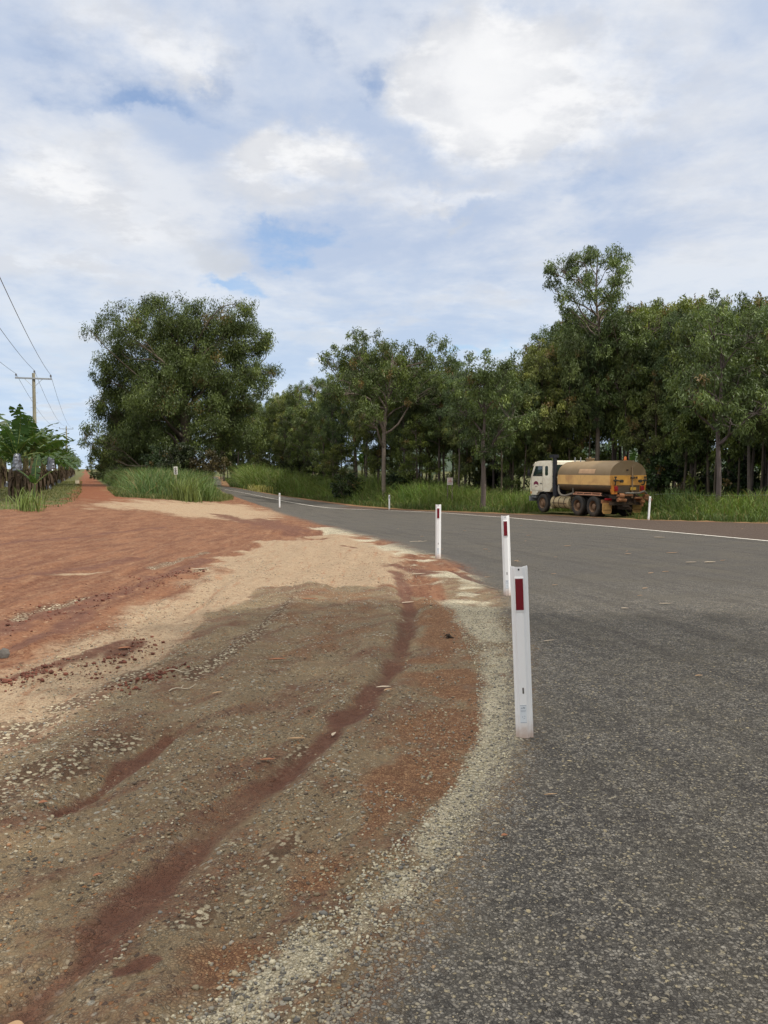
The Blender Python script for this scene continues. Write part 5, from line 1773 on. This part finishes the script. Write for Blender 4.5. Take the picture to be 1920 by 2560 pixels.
# rear plumbing
Xr = T0 - .07
mb = MB(); mb.tube([(Xr, -.20, 2.50), (Xr, -.20, .98)], .045, 10); mb.tube([(Xr, -.20, 2.49), (Xr, -.20, 2.54)], .06, 10); mb.tube([(Xr, -.20, 2.0), (Xr, -.20, 2.06)], .075, 10)
mb.build("standpipe", mat("dusty_pipe", (.24, .175, .10), .6, dirt=(.35, .20, .10)), tr)
mb = MB(); mb.box((Xr - .02, -.20, 1.99), (.08, .20, .08)); mb.tube([(Xr - .02, -.20, 2.0), (Xr - .02, -.46, 2.0)], .022, 6); mb.tube([(Xr - .02, -.46, 1.95), (Xr - .02, -.46, 2.05)], .035, 6); mb.build("valve", M_CHAS, tr)
mb = MB(); mb.tube([(Xr + .05, .10, 2.38), (Xr - .02, .10, 2.38)], .04, 8); mb.build("sight_port", M_CHAS, tr)
mb = MB(); mb.box((Xr - .03, -.24, 1.45), (.02, .34, .15)); mb.build("number_plate", M_PLATE, tr)
for s in (1, -1):     # spray heads high on the corners
    mb = MB()
    y0 = s * (YW - .22)
    mb.tube([(Xr + .06, y0 - s * .1, 1.62), (Xr - .06, y0 - s * .02, 1.68), (Xr - .10, y0, 1.84)], .035, 8); mb.tube([(Xr - .1, y0 + .1, 1.86), (Xr - .1, y0 - .1, 1.86)], .05, 8)
    mb.tube([(Xr - .12, y0 - s * .1, 1.86), (Xr - .12, y0 - s * .34, 1.83)], .03, 8); mb.tube([(Xr - .20, y0 - s * .34, 1.83), (Xr - .08, y0 - s * .34, 1.83)], .08, 10)
    mb.tube([(Xr - .1, y0, 1.86), (Xr - .1, y0, 2.03)], .03, 8); mb.tube([(Xr - .1, y0, 1.99), (Xr - .1, y0, 2.06)], .06, 8)
    mb.build("spray_head", mat("spray_metal", (.07, .06, .045), .6, .3) if "spray_metal" not in bpy.data.materials else bpy.data.materials["spray_metal"], tr)
    mb = MB(); mb.prism([(s * .72, 1.62), (s * 1.06, 1.62), (s * 1.03, 1.30), (s * .98, 1.18), (s * .70, 1.18)], Xr + .02, Xr + .14, axis='x'); mb.build("lamp_bracket", M_ORNG, tr)
    mb = MB(); mb.box((Xr - .02, s * .80, 1.46), (.08, .18, .24)); mb.build("tail_light", M_LAMPR, tr, bevel=.01)
    mb = MB(); mb.box((-.86, s * .92, .92), (.06, .42, .10)); mb.build("tail_light", M_LAMPR, tr, bevel=.008)
    # mudflaps
    n = 8
    fp = [(s * 1.22, .72), (s * .66, .72), (s * .66, .26), (s * .72, .19), (s * 1.16, .19), (s * 1.22, .26)]
    mb = MB(); mb.prism(fp, -.80, -.77, axis='x'); fl = mb.build("mudflap", M_FLAP, tr)
    mb = MB()
    for k in range(6): mb.box((-.803, s * (.74 + .08 * k), .36), (.01, .055, .08))
    mb.box((-.803, s * .94, .27), (.008, .34, .02)); mb.build("moulded_mark", mat("flap_mark", (.25, .14, .05), .8) if "flap_mark" not in bpy.data.materials else bpy.data.materials["flap_mark"], fl)
    mb = MB(); mb.box((-.74, s * .94, .80), (.10, .60, .18)); mb.build("flap_hanger", M_RUST, tr)
    # rail over the wheels
    mb = MB(); mb.tube([(-.55, s * 1.10, 1.10), (1.9, s * 1.10, 1.10), (2.0, s * 1.10, 1.06)], .032, 8); mb.tube([(-.45, s * 1.02, 1.20), (1.75, s * 1.02, 1.20), (1.85, s * 1.05, 1.10)], .024, 8)
    for t in (-.4, .3, 1.0, 1.6): mb.tube([(t, s * 1.02, 1.20), (t, s * 1.10, 1.10)], .018, 6)
    mb.build("side_rail", M_RAIL, tr)
    mb = MB(); mb.box((.66, s * .92, 1.065), (2.7, .5, .02)); mb.build("wheel_guard", M_CHAS, tr)
mb = MB()
mb.tube([(Xr - .05, .78, 1.10), (Xr - .10, .35, 1.12), (Xr - .10, .0, 1.12), (Xr - .1, -.15, 1.12)], .05, 8)
mb.lathe([(0, -.14), (.11, -.14), (.13, -.05), (.13, .05), (.11, .14), (0, .14)], 12, Matrix.Translation((Xr - .12, .55, 1.10)))
mb.lathe([(0, -.16), (.10, -.16), (.11, .0), (.10, .16), (0, .16)], 12, Matrix.Translation((Xr - .12, .62, .90)))
mb.tube([(Xr - .12, .42, .90), (Xr - .16, .30, .86)], .09, 10)
mb.tube([(Xr - .08, -.30, .98), (Xr - .08, -.72, .98), (Xr - .08, -.78, .90), (Xr - .08, -.78, .55)], .06, 10)
mb.lathe([(0, -.12), (.12, -.12), (.12, .12), (0, .12)], 12, Matrix.Translation((Xr - .05, -1.02, 1.05)))
mb.tube([(Xr - .08, -.9, .98), (Xr - .12, -1.10, .90), (Xr - .16, -1.26, .84)], [.08, .11, .12], 10)
mb.lathe([(0, -.10), (.09, -.10), (.09, .10), (0, .10)], 12, Matrix.Translation((Xr - .08, -.78, .78)))
mb.build("pump_pipework", M_RUST, tr)
mb = MB(); mb.tube([(Xr - .1, .30, 1.24), (Xr - .11, -.2, 1.23)], .032, 8); mb.build("spray_bar", mat("bare_alloy", (.55, .52, .47), .4, .5), tr)
mb = MB(); mb.tube([(Xr - .1, -.20, 1.23), (Xr - .12, -.5, 1.22), (Xr - .12, -.85, 1.32), (Xr - .06, -1.05, 1.20)], .055, 10)
mb.build("rear_hose", M_HOSE, tr)
hp_ = [Vector((3.18, 1.06, 1.60)), Vector((3.12, 1.16, 1.25)), Vector((2.85, 1.20, 1.02)), Vector((2.45, 1.18, .98)), Vector((2.15, 1.14, 1.06)), Vector((1.85, 1.10, 1.14))]
hq_ = []
for i in range(len(hp_) - 1):
    for t in (0, .33, .66): hq_.append(hp_[i].lerp(hp_[i + 1], t))
hq_.append(hp_[-1])
for _ in range(3): hq_ = [hq_[0]] + [(hq_[i - 1] + hq_[i] * 2 + hq_[i + 1]) / 4 for i in range(1, len(hq_) - 1)] + [hq_[-1]]
mb = MB(); mb.tube(hq_, .058, 10); mb.build("side_hose", M_HOSE, tr, sharp=60)
mb = MB(); mb.tube([(1.86, 1.08, 1.12), (1.86, 1.10, 1.42)], .03, 8); mb.build("hose_riser", M_HOSE, tr)
mb = MB(); mb.box((-.95, 0, 1.02), (.5, 1.5, .18)); mb.box((1.0, 0, 1.08), (4.4, .95, .16)); mb.build("tank_cradle", M_CHAS, tr)


# ------------------------------------------------------------------ small things lying about
M_LEAF = mat("fallen_gum_leaf", (.46, .30, .17), .75, var=.25, vscale=20)
M_LEAFP = mat("pale_fallen_leaf", (.50, .42, .32), .7, var=.15, vscale=20)
M_LEAFR = mat("orange_fallen_leaf", (.30, .13, .065), .75, var=.2, vscale=20)
M_TWIG = mat("dry_twig", (.42, .36, .27), .85, var=.25, vscale=10)


def fallen_leaf(px, py, L_, m_, label, rz, wide=.2, curl=.25, group=None):
    L_ *= .72
    x, y = gp(px, py)
    n = 9
    vs, fs = [], []
    for i in range(n + 1):
        t = i / n
        w_ = L_ * wide * math.sin(PI * min(1, t * .95 + .05)) ** .8 + .0006
        X = (t - .5) * L_; Y = .10 * L_ * math.sin(t * PI)
        Z = .006 + curl * L_ * (t - .5) ** 2 * (1.2 if t > .5 else .6)
        vs += [(X, Y - w_ / 2, Z + w_ * .22), (X, Y, Z), (X, Y + w_ / 2, Z + w_ * .22)]
    for i in range(n):
        a = i * 3
        fs += [(a, a + 3, a + 4, a + 1), (a + 1, a + 4, a + 5, a + 2)]
    nv = len(vs)
    vs += [(v[0], v[1], v[2] - .0012) for v in vs]
    fs += [tuple(nv + k for k in f[::-1]) for f in fs]
    mb = MB(); mb.add(vs, fs)
    o = mb.build("fallen_leaf", m_, sharp=60)
    o.location = (x, y, gz1(x, y) + .008)
    o.rotation_euler = (0, 0, rz)
    return tag(o, label, 'fallen leaf', group or "dry leaves lying on the ground")


for a in [(640, 1591, .155, M_LEAF, "long tan bark strip lying across the red gully", .0, .16),
          (722, 1580, .09, M_LEAFP, "small curled yellow leaf beside the red gully", 1.3, .3),
          (93, 1738, .06, M_LEAFR, "crumpled orange leaf on the olive gravel at the left", .4, .7),
          (211, 1882, .05, M_LEAFR, "small orange leaf on the olive gravel right of the crumpled one", .6, .5),
          (30, 2190, .085, M_LEAF, "broad tan leaf in the bottom left corner", .0, .6),
          (829, 1490, .15, M_LEAFP, "pale broken leaf lying on the upper part of the red gully", .1, .3),
          (838, 1500, .10, M_LEAF, "tan leaf tucked under the pale broken leaf", .7, .3),
          (880, 1297, .26, M_LEAFP, "pale forked leaf at the top end of the red gully", .4, .18),
          (905, 1240, .30, M_LEAFP, "pale leaf on the red soil left of the lone guide post", .1, .2),
          (1186, 1388, .16, M_LEAFP, "cream leaf on the chip seal right of the nearest guide post", .35, .18),
          (1510, 1464, .09, M_LEAF, "small tan leaf alone on the road at the right", .2, .35),
          (1350, 1317, .12, M_LEAFP, "small pale leaf on the road below the tanker", -.1, .3),
          (1438, 1307, .22, M_LEAFP, "thin cream strip on the road right of the middle", .0, .14),
          (1493, 1217, .28, M_LEAFP, "pink and cream scrap on the road near the right edge", .1, .2),
          (1534, 1217, .30, M_LEAFP, "cream scrap beside the pink one near the right edge", .1, .25),
          (1452, 1196, .34, M_LEAF, "tan bark strip on the road below the white post", .0, .12),
          (1425, 1163, .42, M_LEAFP, "pale curled scrap just below the white line", -.5, .25),
          (1190, 1723, .09, M_LEAF, "narrow tan leaf on the shoulder right below the nearest guide post", .1, .14),
          (435, 1237, .40, M_LEAFP, "pinkish cream bark flake on the red pad", .2, .2),
          (600, 1425, .20, M_LEAFR, "red-brown leaf in the shaded dark gravel", .1, .3),
          (670, 1300, .28, M_LEAFR, "orange-brown leaf near the shadow edge", .05, .2),
          (1090, 1812, .04, M_LEAFR, "tiny pink chip of bark on the pale shoulder", .2, .7),
          (578, 1630, .12, M_LEAFR, "rust-coloured leaf above the red gully on olive gravel", .1, .3),
          (470, 1500, .10, M_LEAF, "tan leaf beside the dry twigs", .5, .3),
          (270, 1402, .16, M_LEAFR, "orange leaf lying on the pale dust above the clods", .3, .4)]:
    fallen_leaf(*a)
small = fallen_leaf(1226, 1181, .24, M_LEAF, "tiny pale leaf scrap scattered on the far half of the road", .2, .2)
small['group'] = "tiny scraps on the far road"
rgl = np.random.default_rng(31)
for k in range(26):
    if k < 10: px, py = [(905, 1170), (912, 1160), (800, 1131), (860, 1143), (1135, 1170), (1142, 1158), (1120, 1215), (1200, 1205), (955, 1188), (1004, 1148)][k]
    else: px, py = rgl.uniform(880, 1640), rgl.uniform(1130, 1290)
    o = small.copy(); C.objects.link(o)
    x, y = gp(px, py)
    o.location = (x, y, gz1(x, y) + .012); o.rotation_euler = (0, 0, rgl.uniform(-.8, .8)); s_ = rgl.uniform(.35, .9); o.scale = (s_, s_ * .9, s_)


def twig(px, py, L_, rz, seed, label):
    x, y = gp(px, py)
    rr = np.random.default_rng(seed)
    mb = MB()
    pts_ = [Vector(((t - .5) * L_, .06 * L_ * math.sin(t * 5 + seed), .008 + .01 * math.sin(t * 7))) for t in np.linspace(0, 1, 8)]
    mb.tube(pts_, [.0045, .005, .005, .0045, .004, .0035, .003, .002], 6)
    mb.tube([pts_[3], pts_[3] + Vector((.18 * L_, .12 * L_, .01)), pts_[3] + Vector((.30 * L_, .14 * L_, 0))], [.003, .0025, .001], 5)
    o = mb.build("twig", M_TWIG, sharp=60); o.location = (x, y, gz1(x, y) + .012); o.rotation_euler = (0, 0, rz)
    return tag(o, label, 'twig', "dry twigs on the gravel")


twig(395, 1492, .22, .9, 1, "bent pale twig lying in the shaded gravel")
twig(390, 1462, .20, .0, 2, "straight pale twig above the bent one in the shaded gravel")
twig(905, 1171, .55, .6, 3, "dark stick on the pale gravel beyond the lone guide post")
x, y = gp(972, 1376)
mb = MB(); rr = np.random.default_rng(2)
for k in range(7):
    a = rr.uniform(0, 6.28); mb.tube([(0, 0, .02), (.05 * math.cos(a), .05 * math.sin(a), .035 + rr.uniform(-.02, .03)), (.10 * math.cos(a + .3), .10 * math.sin(a + .3), .015)], [.022, .014, .003], 6)
o = mb.build("weed_stump", mat("dark_weed", (.035, .022, .014), .9)); o.scale = (.6, .6, .6); o.location = (x, y, gz1(x, y)); tag(o, "small dark dead weed stump in the red shoulder soil", 'weed')
x, y = gp(8, 1416)
mb = MB(); mb.lathe([(0, -.03), (.035, -.02), (.055, 0), (.04, .018), (0, .026)], 7, Matrix.Rotation(1.2, 4, 'X'), axis='z')
o = mb.build("grey_rock", mat("grey_rock", (.10, .09, .08), .8, var=.3, bump=.4), bevel=.004); o.location = (x, y, gz1(x, y) + .03); tag(o, "lone dark grey rock on the red soil at the left edge", 'rock')
M_CARD = mat("pale_block", (.55, .48, .36), .8, var=.1)
x, y = gp(167, 1045)
mb = MB(); mb.box((0, 0, .18), (.40, .3, .36), top=(.9, .9)); mb.box((0, 0, .375), (.42, .32, .03)); o = mb.build("carton", M_CARD, bevel=.01); o.location = (x, y, gz1(x, y)); o.rotation_euler = (0, 0, .4)
tag(o, "small pale carton at the grass edge beside the red track", 'carton')

# ------------------------------------------------------------------ loose stones and clods
ICO = bmesh.new(); bmesh.ops.create_icosphere(ICO, subdivisions=1, radius=1.0)
iv = np.array([v.co[:] for v in ICO.verts]); itf = np.array([[v.index for v in f.verts] for f in ICO.faces]); ICO.free()


def stones(name, xy, size, cols, m_, label, cat, flat=.6, seed=0, sink=.25):
    rr = np.random.default_rng(seed)
    N = len(xy)
    z = gfull(xy[:, 0], xy[:, 1])
    k = 1 + rr.normal(0, .16, (N, len(iv)))
    a = rr.uniform(0, 2 * PI, N); ca_, sa_ = np.cos(a)[:, None], np.sin(a)[:, None]
    st = rr.uniform(.65, 1.35, (N, 1))
    X = iv[None, :, 0] * k * st; Y = iv[None, :, 1] * k / st; Z = iv[None, :, 2] * k * flat
    V_ = np.stack([X * ca_ - Y * sa_, X * sa_ + Y * ca_, Z], -1) * size[:, None, None]
    V_[..., 2] += (z + size * flat * (1 - 2 * sink))[:, None]
    V_[..., 0] += xy[:, 0][:, None]; V_[..., 1] += xy[:, 1][:, None]
    F_ = (itf[None] + (np.arange(N) * len(iv))[:, None, None]).reshape(-1, 3)
    c = np.repeat(cols, len(iv), 0)
    me = arr_mesh(name, V_.reshape(-1, 3), None, F_, {'lc': c}, smooth=False)
    o = link_mesh(name, me, m_)
    return tag(o, label, cat, kind='stuff')


M_STONE = mat("loose_stone", (.3, .28, .22), .85, attr='lc')


def scatter(n, box, test, rr):
    c = np.column_stack([rr.uniform(box[0], box[1], n), rr.uniform(box[2], box[3], n)])
    # keep density falling with distance so that the stones stay countable only up close
    keep = rr.random(n) < np.clip(3.2 / np.maximum(c[:, 1], 1), .05, 1) ** 1.2
    c = c[keep]
    return c[test(c)]


rr = np.random.default_rng(8)


def gravel_w(c):
    n1 = fbm(c[:, 0] * 2.4, c[:, 1] * 1.7, 3, 51)
    g = (poly_sd(GRAVEL, c) > -.05) & (n1 > .47) & (np.minimum(pline(GULLY[0], c), pline(GULLY[1], c)) > 1.0)
    b = (poly_sd(BEIGE, c) > .0) & (n1 > .50)
    return g | b


c = scatter(90000, (-4.6, 1.2, 1.9, 14), gravel_w, rr)
sz = np.clip(np.exp(rr.normal(math.log(.0050), .36, len(c))), .002, .013)
pal = np.array([(.34, .285, .19), (.28, .25, .20), (.20, .155, .10), (.44, .385, .28), (.12, .09, .065), (.30, .16, .085), (.22, .215, .20)])
cols = pal[rr.choice(7, len(c), p=[.24, .2, .24, .10, .12, .05, .05])] * rr.uniform(.75, 1.2, (len(c), 1))
stones("loose_pebbles", c, sz, cols, M_STONE, "loose pale and grey pebbles strewn over the shaded gravel and dust", 'pebbles', .62, 1)
c = scatter(120000, (-.8, 2.6, 1.9, 9), lambda c: (pline(PALE, c) < 1.15), rr)
sz = np.exp(rr.normal(math.log(.0043), .36, len(c)))
pal2 = np.array([(.50, .45, .33), (.42, .39, .30), (.30, .28, .235), (.13, .125, .115), (.36, .31, .20)])
cols = pal2[rr.choice(5, len(c), p=[.3, .26, .18, .14, .12])] * rr.uniform(.75, 1.15, (len(c), 1))
stones("shoulder_stones", c, sz, cols, M_STONE, "pale crushed stones along the sealed road edge", 'stones', .65, 2)
c = scatter(200000, (-.6, 4.2, 1.9, 6.5), lambda c: (poly_sd(ROAD_POLY, c) > -.1), rr)
sz = np.exp(rr.normal(math.log(.0058), .22, len(c)))
pal3 = np.array([(.25, .22, .17), (.19, .17, .14), (.30, .265, .20), (.11, .10, .088), (.36, .30, .19)])
cols = pal3[rr.choice(5, len(c), p=[.3, .3, .18, .17, .05])] * rr.uniform(.75, 1.2, (len(c), 1))
stones("seal_chips", c, sz, cols, M_STONE, "dark grey stone chips bedded in the near road surface", 'stone chips', .6, 3, .42)
cl = []
for l, n, sp_ in ([(170, 1462), (250, 1424), (330, 1380)], 150, .10), ([(0, 1480), (60, 1462), (120, 1445)], 150, .10), ([(330, 1262), (380, 1245), (440, 1236)], 90, .16), ([(270, 1488), (340, 1460), (380, 1445)], 140, .07), ([(0, 1365), (120, 1325), (250, 1285), (366, 1243)], 260, .22):
    g = np.array(G(l)); t = rr.uniform(0, len(g) - 1.001, n); i = t.astype(int)
    cl.append(g[i] + (g[i + 1] - g[i]) * (t - i)[:, None] + rr.normal(0, sp_, (n, 2)))
c = np.concatenate(cl)
sz = np.clip(np.exp(rr.normal(math.log(.008), .45, len(c))), .003, .022)
cols = np.array([(.13, .045, .028)]) * rr.uniform(.6, 1.5, (len(c), 1))
stones("soil_clods", c, sz, cols, M_STONE, "dark red soil clods heaped along the wheel marks", 'clods', .75, 4, .2)
